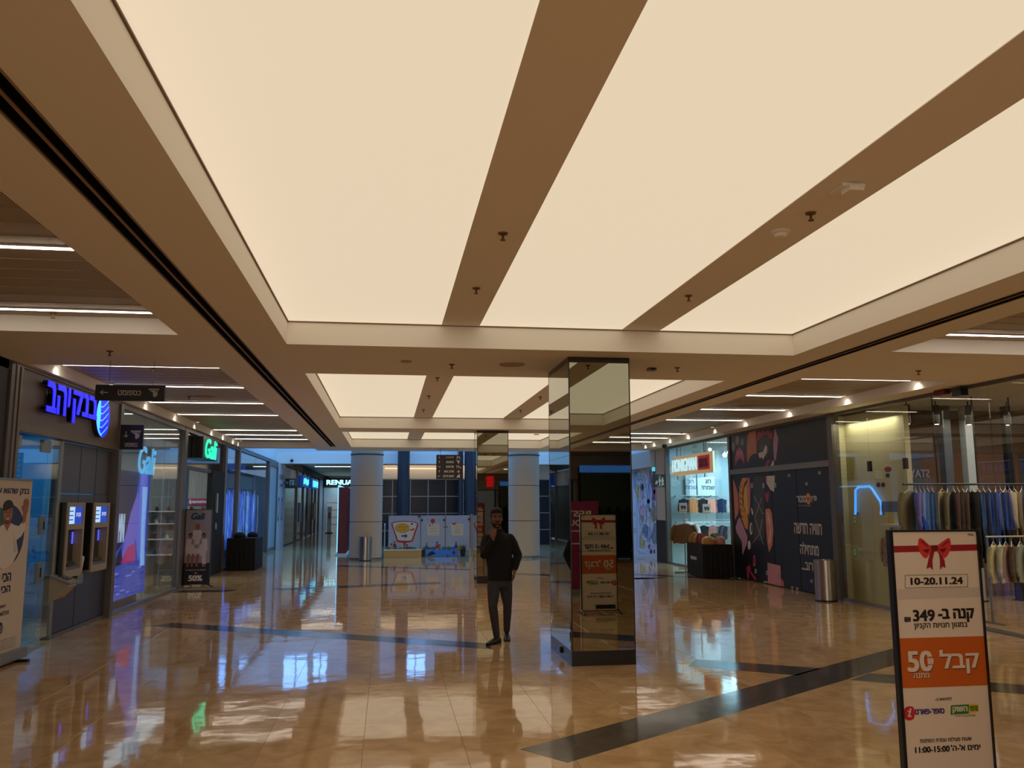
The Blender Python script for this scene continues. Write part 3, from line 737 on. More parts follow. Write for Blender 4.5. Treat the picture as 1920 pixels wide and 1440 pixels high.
pq = Plane((XL - .098, 13.62, 1.70), UL, VZ, t); pq.art(ell((0, 0), .11, .11, 20), mat('sticker_grey', (170, 160, 150), .6)); pq.art(ell((0, 0), .06, .06, 16), mat('sticker_inner', (110, 100, 96), .6), 2)
solo('wall_outlet', MB().box(XL - .10, XL - .085, 13.56, 13.68, 1.24, 1.38), M_BLACK, 'small dark square plate between the cash machines', 'wall plate')
# sloped terminal desk
t = thing('sloped_terminal', 'small beige sloped terminal shelf at the bank door jamb', 'terminal', (XL - .07, 12.75, .6))
part('bracket', MB().prism([(XL - .07, 12.60, .50), (XL + .03, 12.60, .54), (XL + .17, 12.60, .70), (XL + .16, 12.60, .74), (XL - .07, 12.60, .84)], (0, .34, 0)), M_BEZ, t)
pt = part('top_plate', MB().prism([(XL - .07, 12.58, .845), (XL + .20, 12.58, .735), (XL + .21, 12.58, .755), (XL - .07, 12.58, .87)], (0, .38, 0)), mat('terminal_top', (150, 144, 136), .4), t)
for k in range(3): part('key_row', MB().box(XL + .02 + k * .045, XL + .045 + k * .045, 12.66, 12.86, .834 - k * .018, .842 - k * .018), M_BLACK, pt)

# ---- roller banner of the bank (left edge)
rb = thing('roller_banner', 'white bank roller banner with waving man at left edge', 'banner', (-4.32, 10.52, 0), math.radians(86.5))
M_PAPER = mat('banner_paper', (214, 200, 186), .55)
hw = .65
part('sheet', MB().box(-hw, hw, -.004, .004, .14, 2.09), M_PAPER, rb, world=False)
part('cassette', MB().box(-hw - .02, hw + .02, -.08, .08, .03, .14), M_ALU, rb, world=False)
part('top_rail', MB().box(-hw, hw, -.012, .012, 2.09, 2.115), M_ALU, rb, world=False)
part('support_pole', MB().cyl((0, .03), .009, .1, 2.1, 8), M_ALU, rb, world=False)
for s in (-.5, .45): part('foot', MB().box(s, s + .05, -.19, .13, 0, .03), M_BLACK, rb, world=False)
P = Plane((0, -.004, 0), (1, 0, 0), (0, 0, 1), rb, world=False)
M_NAVYI = mat('navy_print', (24, 26, 84), .6); M_DISC = mat('disc_blue_print', (36, 58, 112), .6); M_TEAL = mat('disc_teal_print', (58, 104, 104), .6)
P.text('בנק שהוא עוזר ולא', .58, 1.965, .10, M_NAVYI, wdt=1.16, rtl=True, bold=.03, align='r')
cx, cz = .10, 1.46
P.art(ell((cx + .06, cz), .37, .35, 36), M_DISC); P.art(ell((cx - .18, cz + .10), .17, .22, 24), M_TEAL, 2)
M_SHIRT = mat('shirt_print', (226, 218, 212), .6); M_SKINP = mat('skin_print', (168, 112, 84), .6); M_HAIRP = mat('hair_print', (40, 28, 24), .6); M_SHADE = mat('shirt_fold_print', (196, 188, 182), .6)
P.art([(cx - .30, cz - .20), (cx - .20, cz - .31), (cx, cz - .38), (cx + .20, cz - .32), (cx + .31, cz - .2), (cx + .25, cz - .06), (cx + .36, cz - .02), (cx + .46, cz + .08), (cx + .40, cz + .17), (cx + .28, cz + .10), (cx + .16, cz + .12), (cx + .06, cz + .15), (cx - .12, cz + .12), (cx - .30, cz + .02)], M_SHIRT, 3)
P.art([(cx - .05, cz + .22), (cx + .06, cz + .22), (cx + .08, cz + .13), (cx + .01, cz + .05), (cx - .07, cz + .13)], M_SKINP, 4)
P.art(ell((cx + .005, cz + .25), .105, .125, 22), M_SKINP, 4)
P.art(ell((cx, cz + .33), .115, .075, 20, -.1, PI + .1) + [(cx - .09, cz + .28)], M_HAIRP, 5)
for s in (-1, 1): P.art(ell((cx + s * .04, cz + .265), .014, .007, 8), M_HAIRP, 5); P.art(ell((cx + s * .04, cz + .285), .022, .005, 8), M_HAIRP, 5)
P.art(ell((cx + .004, cz + .195), .04, .014, 10, PI, 2 * PI), M_SHIRT, 5); P.art([(cx, cz + .26), (cx + .016, cz + .22), (cx - .01, cz + .22)], mat('nose_print', (142, 90, 66), .6), 5)
P.art([(cx + .36, cz + .12), (cx + .44, cz + .15), (cx + .46, cz + .28), (cx + .38, cz + .28)], M_SKINP, 4)
for q in range(4): P.art(ell((cx + .375 + q * .034, cz + .36 + (q in (1, 2)) * .02), .015, .05, 10), M_SKINP, 4)
P.art(ell((cx + .42, cz + .29), .065, .05, 14), M_SKINP, 4); P.art(ell((cx + .345, cz + .31), .015, .035, 10, rot=.6), M_SKINP, 4)
for q in range(3): P.art([(cx + .16 + q * .03, cz + .04 - q * .03), (cx + .22 + q * .03, cz - .20), (cx + .20 + q * .03, cz - .20)], M_SHADE, 4)
P.text('הכי משתלם', .29, 1.0, .125, M_NAVYI, wdt=.72, rtl=True, bold=.04, align='r'); P.text('הכי בשבילך', .29, .85, .125, M_NAVYI, wdt=.74, rtl=True, bold=.04, align='r')
P.text('בבנק יהב תוכלו', .05, .735, .05, M_NAVYI, rtl=True, bold=.0, align='r'); P.text('חשבון ללא עמלות', .22, .665, .055, M_NAVYI, wdt=.56, rtl=True, align='r'); P.text('והלוואות משתלמות', .30, .59, .055, M_NAVYI, wdt=.66, rtl=True, align='r')
P.text('בנק יהב', .0, .41, .10, M_NAVYI, wdt=.42, rtl=True, bold=.05, align='r'); P.text('חבר קבוצת בנקים', .0, .325, .03, M_NAVYI, wdt=.36, rtl=True, bold=0, align='r')
P.art(ell((.12, .42), .08, .075, 20), M_NAVYI)
for q in range(4): P.art([(.04, .455 - q * .028), (.10, .44 - q * .028), (.20, .465 - q * .028), (.20, .457 - q * .028), (.10, .431 - q * .028), (.04, .447 - q * .028)], M_PAPER, 2)
for q in range(5): P.text('התנאים וההטבות בכפוף לתקנון הבנק ולשיקול דעתו', .52, .285 - q * .026, .017, M_NAVYI, wdt=1.1, rtl=True, bold=0, align='r')

# ---- hanging black signs
def atm_icon(P, a, b, s, m):
    P.rect(a - .55 * s, a + .55 * s, b + .30 * s, b + .42 * s, m); P.rect(a - .48 * s, a + .48 * s, b + .18 * s, b + .24 * s, m)
    P.art([(a - .3 * s, b + .16 * s), (a + .1 * s, b + .16 * s), (a + .1 * s, b + .02 * s), (a - .2 * s, b + .02 * s)], m)
    P.art([(a + .02 * s, b + .1 * s), (a + .16 * s, b + .12 * s), (a + .2 * s, b - .5 * s), (a + .02 * s, b - .52 * s), (a - .1 * s, b - .18 * s)], m, 2)
    for q in range(3): P.art([(a + (.14 + q * .1) * s, b + .1 * s), (a + (.21 + q * .1) * s, b + .1 * s), (a + (.2 + q * .09) * s, b - .36 * s), (a + (.12 + q * .08) * s, b - .4 * s)], m, 3)
def arrow(P, a, b, s, rot, m, layer=1, wd=.10):
    def R_(x, y): c, s_ = math.cos(rot), math.sin(rot); return (a + s * (x * c - y * s_), b + s * (x * s_ + y * c))
    P.art([R_(x, y) for x, y in ((-.9, -wd), (.75, -wd), (.75, wd), (-.9, wd))], m, layer, 'arrow')
    P.art([R_(x, y) for x, y in ((.95, 0), (.35, .62), (.18, .50), (.66, 0))], m, layer + 1, 'arrow')
    P.art([R_(x, y) for x, y in ((.95, 0), (.66, 0), (.18, -.50), (.35, -.62))], m, layer + 1, 'arrow')
M_GRAYT = mat('grey_white_print', (190, 184, 178), .6)
M_SIGNK = mat('sign_black_face', (22, 18, 22), .4)
hs = thing('hanging_sign', 'long black hanging cash machine sign with left arrow', 'sign', (-3.05, 10.6, 3.03))
part('board', MB().box(-3.44, -2.66, 10.6, 10.66, 3.03, 3.215), M_SIGNK, hs)
for x in (-3.3, -2.8): part('hanger_rod', MB().cyl((x, 10.63), .004, 3.2, H, 6), M_ALU, hs)
P = Plane((-3.44, 10.6, 3.03), (1, 0, 0), (0, 0, 1), hs)
arrow(P, .10, .093, .048, PI, M_GRAYT); P.text('כספומט', .385, .092, .062, M_GRAYT, wdt=.26, rtl=True); atm_icon(P, .66, .10, .11, M_GRAYT)
hs = thing('flag_sign', 'square black cash machine sign with down arrow projecting from bank post', 'sign', (-4.28, 15.0, 2.72))
part('board', MB().box(-4.42, -4.06, 14.97, 15.03, 2.72, 3.13), M_SIGNK, hs)
part('wall_bracket', MB().box(-4.46, -4.42, 14.98, 15.02, 2.8, 3.05), M_FRAME, hs)
P = Plane((-4.42, 14.97, 2.72), (1, 0, 0), (0, 0, 1), hs)
arrow(P, .09, .25, .055, -PI / 2, M_GRAYT); P.text('כספומט', .18, .075, .065, M_GRAYT, wdt=.2, rtl=True); atm_icon(P, .245, .25, .15, M_GRAYT)

# ---- glass front builder for the left wall
def lglass(y0, y1, z0=.06, z1=3.42, m=None, nm='pane', parent=None): return part(nm, MB().box(XL - .05, XL - .038, y0, y1, z0, z1), m or M_GLASSB, parent)
shoe = thing('shoe_shop_front', 'glass shoe shop front with black doorway and grey posts', 'shopfront', (XL, 19, 0))
for (a, b) in ((15.13, 16.72), (16.74, 18.18), (18.20, 19.60)): lglass(a, b, parent=shoe)
part('head_rail', MB().box(XL - .07, XL + .02, 15.12, 24.5, 3.42, H), M_FRAME, shoe)
part('sill_rail', MB().box(XL - .07, XL + .01, 15.12, 19.62, 0, .06), M_ALU, shoe)
part('post', MB().box(XL - .12, XL + .03, 19.60, 19.86, 0, H), M_FRAME, shoe)
part('post', MB().box(XL - .12, XL + .03, 24.42, 24.70, 0, H), M_FRAME, shoe)
part('transom_panel', MB().box(XL - .09, XL - .05, 19.86, 24.42, 2.68, 3.42), mat('black_glass_transom', (22, 26, 34), .05), shoe)
part('door_head', MB().box(XL - .12, XL, 19.86, 24.0, 2.60, 2.68), M_BLACK, shoe)
part('door_jamb', MB().box(XL - .12, XL, 19.86, 20.25, 0, 2.6), M_BLACK, shoe)
dr = part('door_leaf', MB().box(XL - .10, XL + .02, 22.75, 24.415, 0, 2.679), M_BLACKM, shoe, label='wide black folded door with chrome lock')
part('lock_plate', MB().cyl((23.35, 1.25), .09, XL + .02, XL + .05, 18, axis='x'), M_ALU, dr)
part('pull_handle', MB().box(XL + .02, XL + .06, 23.25, 23.45, 1.6, 2.1), M_ALU, dr)
sg = thing('glowing_script_sign', 'green glowing script sign on a black box over the shoe shop door', 'sign', (XL, 22.3, 3.1))
part('box', MB().box(XL - .04, XL + .20, 20.6, 22.3, 2.88, 3.38), M_BLACK, sg)
M_GREEN = mat('glowing_green', (5, 30, 20), .4, emit=(40, 250, 180), es=1.3)
text(sg, 'Gali', (XL + .2, 21.5, 3.13), UL, VZ, .46, M_GREEN, wdt=1.35, bold=.015, thick=.02, shear=.2)
sg2 = thing('window_sign', 'glowing pale blue script sign inside the shoe shop window', 'sign', (XL - .12, 17.4, 2.5))
text(sg2, 'Gali', (XL - .12, 17.2, 2.64), UL, VZ, .52, mat('glowing_pale_blue', (20, 30, 40), .4, emit=(110, 200, 255), es=1.3), wdt=1.15, bold=.01, thick=.02, shear=.2)
part('hanger_wire', MB().cyl((XL - .12, 16.9), .004, 2.9, 3.5, 6).cyl((XL - .12, 17.6), .004, 2.9, 3.5, 6), M_ALU, sg2)

# lightbox in the window
lb = thing('window_lightbox', 'tall glowing violet and blue picture box in the shoe shop window', 'display', (-4.85, 16.5, 0))
part('case', MB().box(-5.10, -4.66, 15.30, 17.85, .15, 2.42), M_BLACK, lb); part('plinth', MB().box(-5.0, -4.76, 15.5, 17.7, 0, .15), M_BLACK, lb)
E1 = lambda n, c, s=1.0: mat('lightbox_' + n, (10, 10, 16), .5, emit=c, es=s)
P = Plane((-4.66, 15.30, .15), UL, VZ, lb)
P.rect(0, 2.55, 0, 2.27, E1('blue', (66, 82, 196), .9))
P.art([(0, 1.3), (0, 2.27), (1.8, 2.27), (1.6, 1.6), (1.0, 1.0), (.55, .8)], E1('plum', (34, 24, 58)), 2)
P.art([(0, .5), (0, 1.8), (.28, 1.3), (.42, .9), (.4, .6)], E1('lilac', (128, 120, 224)), 3)
P.art([(1.9, 2.27), (2.4, 2.27), (2.45, .9), (2.0, .6), (1.7, 1.2)], E1('violet', (112, 118, 240)), 3)
P.art([(2.05, 2.0), (2.4, 2.0), (2.35, 1.2), (2.45, .5), (2.15, .5), (2.1, 1.2)], E1('pale', (150, 190, 255), 1.3), 4)
P.art([(.9, .70), (1.35, 1.5), (1.75, 1.9), (1.9, 1.2), (1.6, .85)], E1('mauve', (130, 110, 220)), 4)
P.art([(.9, .62), (1.3, .9), (1.75, .95), (1.8, .6)], E1('pink', (196, 50, 120)), 5)
P.art([(.35, .55), (.9, .9), (1.05, .62)], E1('dark_shoe', (30, 26, 52)), 5)
P.text('MINI', .85, 1.25, .5, E1('white', (200, 220, 255), 1.1), wdt=.35, layer=6, bold=.05)
random.seed(5)
for k in range(26):
    a, b = random.uniform(.05, 2.3), random.uniform(.03, .5); P.art(ell((a, b), random.uniform(.1, .22), .018, 8), E1('ripple%d' % (k % 2), ((120, 140, 235), (44, 58, 150))[k % 2]), 4 + k % 2)
part('end_face', MB().box(-5.09, -4.665, 17.85, 17.855, .16, 2.41), E1('side', (96, 112, 215), .7), lb)
# shoe shop interior: white shelving wall and products
def shelfunit(nm, lab, x0, x1, y0, y1, zs, m, back=True):
    t = thing(nm, lab, 'shelf', ((x0 + x1) / 2, (y0 + y1) / 2, 0))
    for y in (y0, y1 - .03): part('upright', MB().box(x0, x1, y, y + .03, 0, zs[-1] + .35), m, t)
    for z in zs: part('shelf', MB().box(x0, x1, y0, y1, z, z + .03), m, t)
    if back: part('back_panel', MB().box(x0, x0 + .02, y0, y1, 0, zs[-1] + .35), m, t)
    return t
def shoe_mesh(m_, L=.26):
    mb = MB(); prof = [(-.5, .0, .9), (-.48, .38, .9), (-.25, .40, .8), (-.05, .30, .8), (.2, .17, .95), (.42, .12, .8), (.5, .03, .5)]
    vs_ = []
    for (a, h, w_) in prof: vs_ += [(a * L, -.04 * w_, 0), (a * L, -.032 * w_, h * L * .9 + .01), (a * L, .032 * w_, h * L * .9 + .01), (a * L, .04 * w_, 0)]
    fs = []
    for i in range(len(prof) - 1):
        for k in range(4): fs.append((i * 4 + k, i * 4 + (k + 1) % 4, i * 4 + 4 + (k + 1) % 4, i * 4 + 4 + k))
    fs += [(0, 1, 2, 3), (len(vs_) - 4, len(vs_) - 3, len(vs_) - 2, len(vs_) - 1)]
    mb.add(vs_, fs); me = mb.mesh('shoe'); me.materials.append(m_); return me
SHC = [shoe_mesh(mat('shoe_' + n, c, .5)) for n, c in (('black', (24, 22, 24)), ('red', (170, 40, 44)), ('white', (220, 218, 214)), ('tan', (150, 100, 60)))]
SHN = ['black', 'red', 'white', 'tan']
def shoes_on(x, ys_, zs, where, rot=0):
    for zi, z in enumerate(zs):
        for k, y in enumerate(ys_):
            c = (k * 3 + zi * 2) % 4
            o = bpy.data.objects.new('shoe', SHC[c]); COL.objects.link(o); o.location = (x, y, z + .03); o.rotation_euler = (0, 0, rot)
            tag(o, '%s shoe, %s on %s shelf of %s' % (SHN[c], O2[k], O3[zi], where), 'shoe', 'shoes on ' + where)
shelfunit('shop_shelf', 'white shelving deep in the shoe shop behind the window', -9.4, -9.0, 16, 23.5, [.5, .95, 1.4, 1.85], M_WHITE)
shoes_on(-9.15, [17.2 + .7 * k for k in range(9)], [.5, .95, 1.4, 1.85], 'the white wall shelving')
shelfunit('gondola_shelf', 'low white gondola in the shoe shop seen through the window', -6.6, -6.2, 19.2, 22.2, [.4, .8, 1.2], M_WHITE)
shoes_on(-6.35, [19.5 + .5 * k for k in range(5)], [.4, .8, 1.2], 'the low white gondola')
solo('poster_board', MB().box(-6.1, -6.05, 18.6, 19.3, .9, 2.1).box(-6.1,-6.06,18.92,18.98,0,.9), M_WHITE, 'white board with faint red and yellow tags in the shoe shop', 'board')
solo('grey_partition', MB().box(-5.6, -5.5, 19.0, 19.6, 0, 2.3), mat('slate_partition', (84, 92, 108), .5), 'slate grey partition panel behind the shoe shop glass', 'partition')
# end wall shelf with shoes and the magenta sign
t = thing('wall_sign', 'magenta sign with white script lettering over the shoe shelf', 'sign', (-4.95, 23.98, 1.95))
a, b = onY(351, 935, 23.97), onY(401, 947, 23.97)
part('board', MB().box(a.x, b.x + .1, 23.95, 23.99, b.z, a.z), mat('magenta_board', (150, 30, 84), .5), t)
P = Plane((a.x, 23.95, b.z), (1, 0, 0), (0, 0, 1), t); P.text('Ipanema', .30, (a.z - b.z) / 2, .13, M_TEXTW, wdt=.50, bold=.03, shear=.2)
t = thing('shoe_rack', 'white wall rack under the magenta sign in the shoe shop', 'shelf', (-5.3, 23.8, 0))
for z in (.5, .9, 1.3, 1.62): part('shelf', MB().box(-6.2, -4.65, 23.65, 24.0, z, z + .03), M_WHITE, t)
part('upright', MB().box(-6.2, -6.17, 23.65, 24, 0, 1.65), M_WHITE, t); part('upright', MB().box(-4.68, -4.65, 23.65, 24, 0, 1.65), M_WHITE, t)
for zi, z in enumerate((.5, .9, 1.3, 1.62)):
    for k in range(5):
        c = (k + zi) % 3; o = bpy.data.objects.new('shoe', SHC[c]); COL.objects.link(o); o.location = (-6.0 + k * .29, 23.82, z + .03); o.rotation_euler = (0, 0, -1.2)
        tag(o, '%s shoe, %s from left, %s shelf of rack under magenta sign' % (SHN[c], O2[k], O3[zi]), 'shoe', 'shoes on the rack under the magenta sign')

# Gali X-banner
gbn = thing('standing_banner', 'tall standing banner with family photo and 50% in front of the shoe shop door', 'banner', (-4.20, 20.2, 0), math.radians(2))
W2 = .29
part('sheet', MB().box(-W2, W2, -.01, .01, .05, 1.69), mat('banner_print_grey', (150, 144, 160), .5), gbn, world=False)
part('frame', MB().box(-W2 - .02, -W2, -.015, .015, .03, 1.71).box(W2, W2 + .02, -.015, .015, .03, 1.71).box(-W2, W2, -.015, .015, 1.69, 1.71), M_BLACK, gbn, world=False)
part('foot', MB().tube([(-.34, -.18, .012), (-.2, 0, .05), (-.1, .16, .012)], .012, 6), M_BLACK, gbn, world=False)
part('foot', MB().tube([(.40, -.14, .012), (.25, 0, .05), (.1, .16, .012)], .012, 6), M_BLACK, gbn, world=False)
P = Plane((0, -.01, 0), (1, 0, 0), (0, 0, 1), gbn, world=False)
M_INK = mat('banner_ink', (26, 22, 40), .6); M_DKT = mat('dark_teal_ink', (20, 66, 96), .6); M_DRESS = mat('dress_print', (206, 196, 206), .6); M_FAM = mat('family_skin_print', (150, 92, 78), .6)
P.rect(-W2, W2, .05, .52, M_INK); P.text('Gali', 0, 1.55, .15, M_DKT, wdt=.30, bold=.05, shear=.2)
for (a, b, s) in ((0, 1.27, 1.0), (-.14, 1.08, .85), (.14, 1.08, .85)):
    P.art(ell((a, b + .05 * s), .055 * s, .07 * s, 14), M_HAIRP if a else M_FAM, 2); P.art(ell((a, b + .03 * s), .042 * s, .05 * s, 14), M_FAM, 3)
    P.art([(a - .09 * s, b - .03), (a + .09 * s, b - .03), (a + .11 * s, b - .34 * s), (a - .12 * s, b - .34 * s)], M_DRESS, 2)
P.art([(-.24, .84), (.22, .84), (.20, .68), (-.22, .68)], M_DRESS, 3)
for a in (-.16, -.07, .03): P.art([(a - .03, .72), (a + .03, .72), (a + .0, .44), (a - .045, .44)], M_FAM, 4)
P.art([(.1, .72), (.2, .72), (.21, .5), (.13, .5)], M_DRESS, 4); P.art([(.12, .5), (.2, .5), (.2, .44), (.13, .44)], M_FAM, 4)
P.text('הנחות על כל הנעליים', 0, .37, .035, M_TEXTW, wdt=.42, rtl=True, layer=2, bold=0); P.text('עד', 0, .30, .03, M_TEXTW, rtl=True, layer=2)
P.text('50%', 0, .19, .13, M_TEXTW, wdt=.3, layer=2, bold=.06)

# ---- black draped table
def draped(nm, lab, x0, x1, y0, y1, h, rot=0, seed=1, m=None, cat='table'):
    random.seed(seed); cx, cy_ = (x0 + x1) / 2, (y0 + y1) / 2; hx, hy = (x1 - x0) / 2, (y1 - y0) / 2
    t = thing(nm, lab, cat, (cx, cy_, 0), rot)
    part('tabletop', MB().box(-hx + .02, hx - .02, -hy + .02, hy - .02, h - .05, h - .012), M_BLACKM, t, world=False)
    per = []; n = 22
    for (a, b) in (((-hx, -hy), (hx, -hy)), ((hx, -hy), (hx, hy)), ((hx, hy), (-hx, hy)), ((-hx, hy), (-hx, -hy))):
        for k in range(n): s = k / n; per.append((a[0] + (b[0] - a[0]) * s, a[1] + (b[1] - a[1]) * s))
    rings = []
    for j, z in enumerate((h, h - .03, h * .6, h * .3, .01)):
        f = j / 4; rings.append([(p[0] * (1 + .03 * f) + .014 * f * math.sin(i * 1.9 + seed), p[1] * (1 + .03 * f) + .014 * f * math.cos(i * 1.7 + seed), z) for i, p in enumerate(per)])
    N = len(per); vs_ = [q for r in rings for q in r]; fs = [tuple(range(N))]
    for j in range(4):
        for i in range(N): fs.append((j * N + i, j * N + (i + 1) % N, (j + 1) * N + (i + 1) % N, (j + 1) * N + i))
    mb = MB().add(vs_, fs); mb.smooth = True
    part('cloth', mb, m or mat('black_cloth', (15, 14, 17), .85, bump=.1, bscale=20), t, world=False)
    for (a, b) in ((-1, -1), (1, -1), (1, 1), (-1, 1)): part('leg', MB().box(a * (hx - .08) - .02, a * (hx - .08) + .02, b * (hy - .08) - .02, b * (hy - .08) + .02, 0, h - .05), M_BLACK, t, world=False)
    return t
draped('draped_table', 'black cloth covered table beside the blue lit crystal shop window', -4.38, -3.62, 24.85, 26.4, .88, seed=3)
for k, (x, y, s) in enumerate(((-4.1, 25.2, .8), (-3.85, 25.9, .7))):
    solo('covered_heap', MB().ball((x, y, .93), .22 * s, .3 * s, .14 * s, 12, 8), MATS['black_cloth'], 'black covered heap on the draped table, %s one' % ('nearer larger', 'farther smaller')[k], 'heap', loc=(x, y, .88))

# ---- crystal shop
cr = thing('crystal_shop_front', 'glass shopfront with blue glowing strands behind the draped table', 'shopfront', (XL, 29, 0))
for (a, b) in ((24.72, 26.62), (26.9, 30.2), (30.25, 33.3)): lglass(a, b, parent=cr, m=M_GLASSB)
part('post', MB().box(XL - .1, XL + .03, 26.62, 26.88, 0, H), M_FRAME, cr); part('post', MB().box(XL - .1, XL + .03, 33.3, 33.5, 0, H), M_FRAME, cr)
part('head_rail', MB().box(XL - .07, XL + .02, 24.7, 33.5, 3.42, H), M_FRAME, cr); part('sill_rail', MB().box(XL - .07, XL + .01, 24.7, 33.4, 0, .06), M_FRAME, cr)
M_STRA = mat('blue_strand_light', (10, 20, 60), .4, emit=(70, 110, 255), es=1.7); M_STRB = mat('pale_strand_light', (10, 20, 60), .4, emit=(130, 190, 255), es=2.0)
random.seed(11)
for nm, mm, cnt in (('blue_strand_curtain', M_STRA, 120), ('pale_strand_curtain', M_STRB, 60)):
    mb = MB()
    for k in range(cnt):
        y = random.choice((25.4, 26.2, 27.5, 28.3, 29.4, 30.4, 31.4, 32.4)) + random.gauss(0, .25); x = -4.85 + random.uniform(-.15, .1); z1 = 2.32 - random.random() * .3; z0 = random.uniform(.35, 1.2)
        mb.tube([(x, y, z1), (x + random.uniform(-.03, .03), y + random.uniform(-.05, .05), (z0 + z1) / 2), (x, y + random.uniform(-.06, .06), z0)], random.uniform(.004, .010), 4)
    o = solo(nm, mb, mm, '%s glowing light strands hanging in the crystal shop window' % nm.split('_')[0], 'light curtain'); o['kind'] = 'stuff'
mb = MB()
for k in range(90):
    y = random.uniform(24.9, 31); x = -4.95; z0 = random.uniform(2.82, 2.95); mb.box(x, x + .02, y, y + random.uniform(.02, .07), z0, 3.18)
o = solo('upper_strand_band', mb, mat('dim_strand', (60, 90, 160), .4, emit=(60, 100, 200), es=.6), 'band of short blue glass strips high in the crystal shop window', 'light curtain'); o['kind'] = 'stuff'
struct('trim_2', MB().box(-5.12, -5.0, 24.6, 33.2, 2.34, 2.80), mat('cream_valance', (200, 196, 184), .6), 'pale valance inside the crystal shop')
struct('wall_crystal_back', MB().box(-5.6, -5.5, 24.6, 33.2, 0, 3.5), mat('deep_blue_backdrop', (22, 36, 84), .4))
# closed panelled bay and plain wall after it
ps = struct('door_1', MB().box(XL - .10, XL - .04, 33.5, 36.0, 0, 3.42), mat('blue_grey_door_panel', (150, 152, 160), .45), 'tall blue-grey closed door panel in the left wall')
for y in (33.5, 35.9): part('door_frame', MB().box(XL - .1, XL + .02, y, y + .1, 0, H), M_FRAME, ps)
part('door_frame', MB().box(XL - .1, XL + .02, 33.5, 36, 3.3, H), M_FRAME, ps)
part('kick_plate', MB().box(XL - .04, XL - .03, 33.6, 35.9, .02, .14), M_ALU, ps)
pw = struct('wall_left_7', MB().box(XL - .12, XL, 36.0, 38.7, 0, 3.51), mat('pale_lilac_wall', (196, 190, 200), .5))
P = Plane((XL, 36.0, 0), UL, VZ, pw)
for (a, b) in ((.6, 1.62), (1.7, 1.62)): P.art(ell((a, b), .34, .5, 20), mat('wall_logo_dark', (70, 66, 76), .6)); P.art(ell((a, b), .22, .38, 20), MATS['pale_lilac_wall'], 2)
P.text('DESIGN', 1.3, 2.95, .2, MATS['wall_logo_dark'], wdt=1.6); P.text('HOME', 1.3, 2.6, .12, MATS['wall_logo_dark'], wdt=1.0)
# far glazed shops
fr = thing('far_shop_front', 'row of dark glossy shopfronts far down the left side', 'shopfront', (XL, 52, 0))
M_FARG = mat('glossy_far_glass', (34, 34, 46), .06, spec=.8); M_FARW = mat('far_warm_glass', (96, 84, 74), .12)
for k, (a, b) in enumerate(((38.75, 43.6), (43.9, 47.0), (47.3, 49.5), (49.9, 52.6), (52.9, 55), (55.3, 57.7))):
    part('pane', MB().box(XL - .06, XL - .04, a, b, .05, 2.7), (M_FARW, M_FARG, M_FARW, M_BLACK, M_FARG, M_FARW)[k], fr)
    part('header', MB().box(XL - .06, XL - .03, a, b, 2.75, 3.45), (MATS['pale_lilac_wall'] if k == 0 else M_FARG), fr)
    part('mullion', MB().box(XL - .08, XL + .02, b, b + .28, 0, 3.5), M_FRAME, fr)
for k, (y, c) in enumerate(((45.2, (140, 170, 200)), (49.5, (180, 150, 110)), (54, (190, 150, 140)))):
    solo('display_card', MB().box(XL - .03, XL, y, y + 1.2, .9, 1.9), mat('card%d' % k, c, .6), 'small framed poster on the far left shopfronts, %s' % ORD[k], 'poster')
for k, (y0, y1, tx) in enumerate(((50.5, 55.0, 'איתנו'), (45, 48.5, '~'))):
    t = thing('glowing_fascia_sign', 'glowing cyan sign over a far left shop, %s' % ('larger with lettering', 'slim band')[k], 'sign', (XL, (y0 + y1) / 2, 2.9))
    part('box', MB().box(XL, XL + .15, y0, y1, 2.72, 3.3), mat('blue_sign_box', (10, 26, 60), .4, emit=(20, 60, 150), es=.6), t)
    text(t, heb(tx), (XL + .152, (y0 + y1) / 2, 3.0), UL, VZ, .36, mat('cyan_sign_letters', (10, 30, 40), .4, emit=(80, 220, 255), es=1.4), wdt=(y1 - y0) * .8, bold=.04, thick=.02)
# RENUAR front at the end of the arcade
rn = thing('far_end_shop', 'shop at the far end of the left arcade with glowing white sign', 'shopfront', (-3, 58, 0))
YF = 58.0
a, b = onY(606, 897, YF), onY(608, 912, YF)
part('sign_box', MB().box(a.x, min(a.x + 4.6, -1.45), YF - .1, YF, b.z, a.z), mat('sign_box_dark', (12, 26, 44), .4), rn)
text(rn, 'RENUAR', (a.x + .25, YF - .1, (a.z + b.z) / 2), (1, 0, 0), (0, 0, 1), (a.z - b.z) * .62, mat('white_blue_glow', (40, 60, 70), .4, emit=(170, 240, 255), es=1.7), bold=.05, thick=.03, align='l', wdt=2.05)
for q in range(3): part('frame_post', MB().box(a.x + q * 1.0, a.x + q * 1.0 + .08, YF - .05, YF + .05, 0, b.z), M_ALU, rn)
part('frame_rail', MB().box(a.x, -1.5, YF - .05, YF + .05, b.z - .1, b.z), M_ALU, rn)
part('glass', MB().box(a.x + 1.0, -1.5, YF - .01, YF + .01, 0, b.z - .1), M_GLASS, rn)
struct('wall_renuar_back', MB().box(-6, -1.4, 62.5, 62.6, 0, 3.5), mat('lit_shop_back', (190, 205, 210), .6))
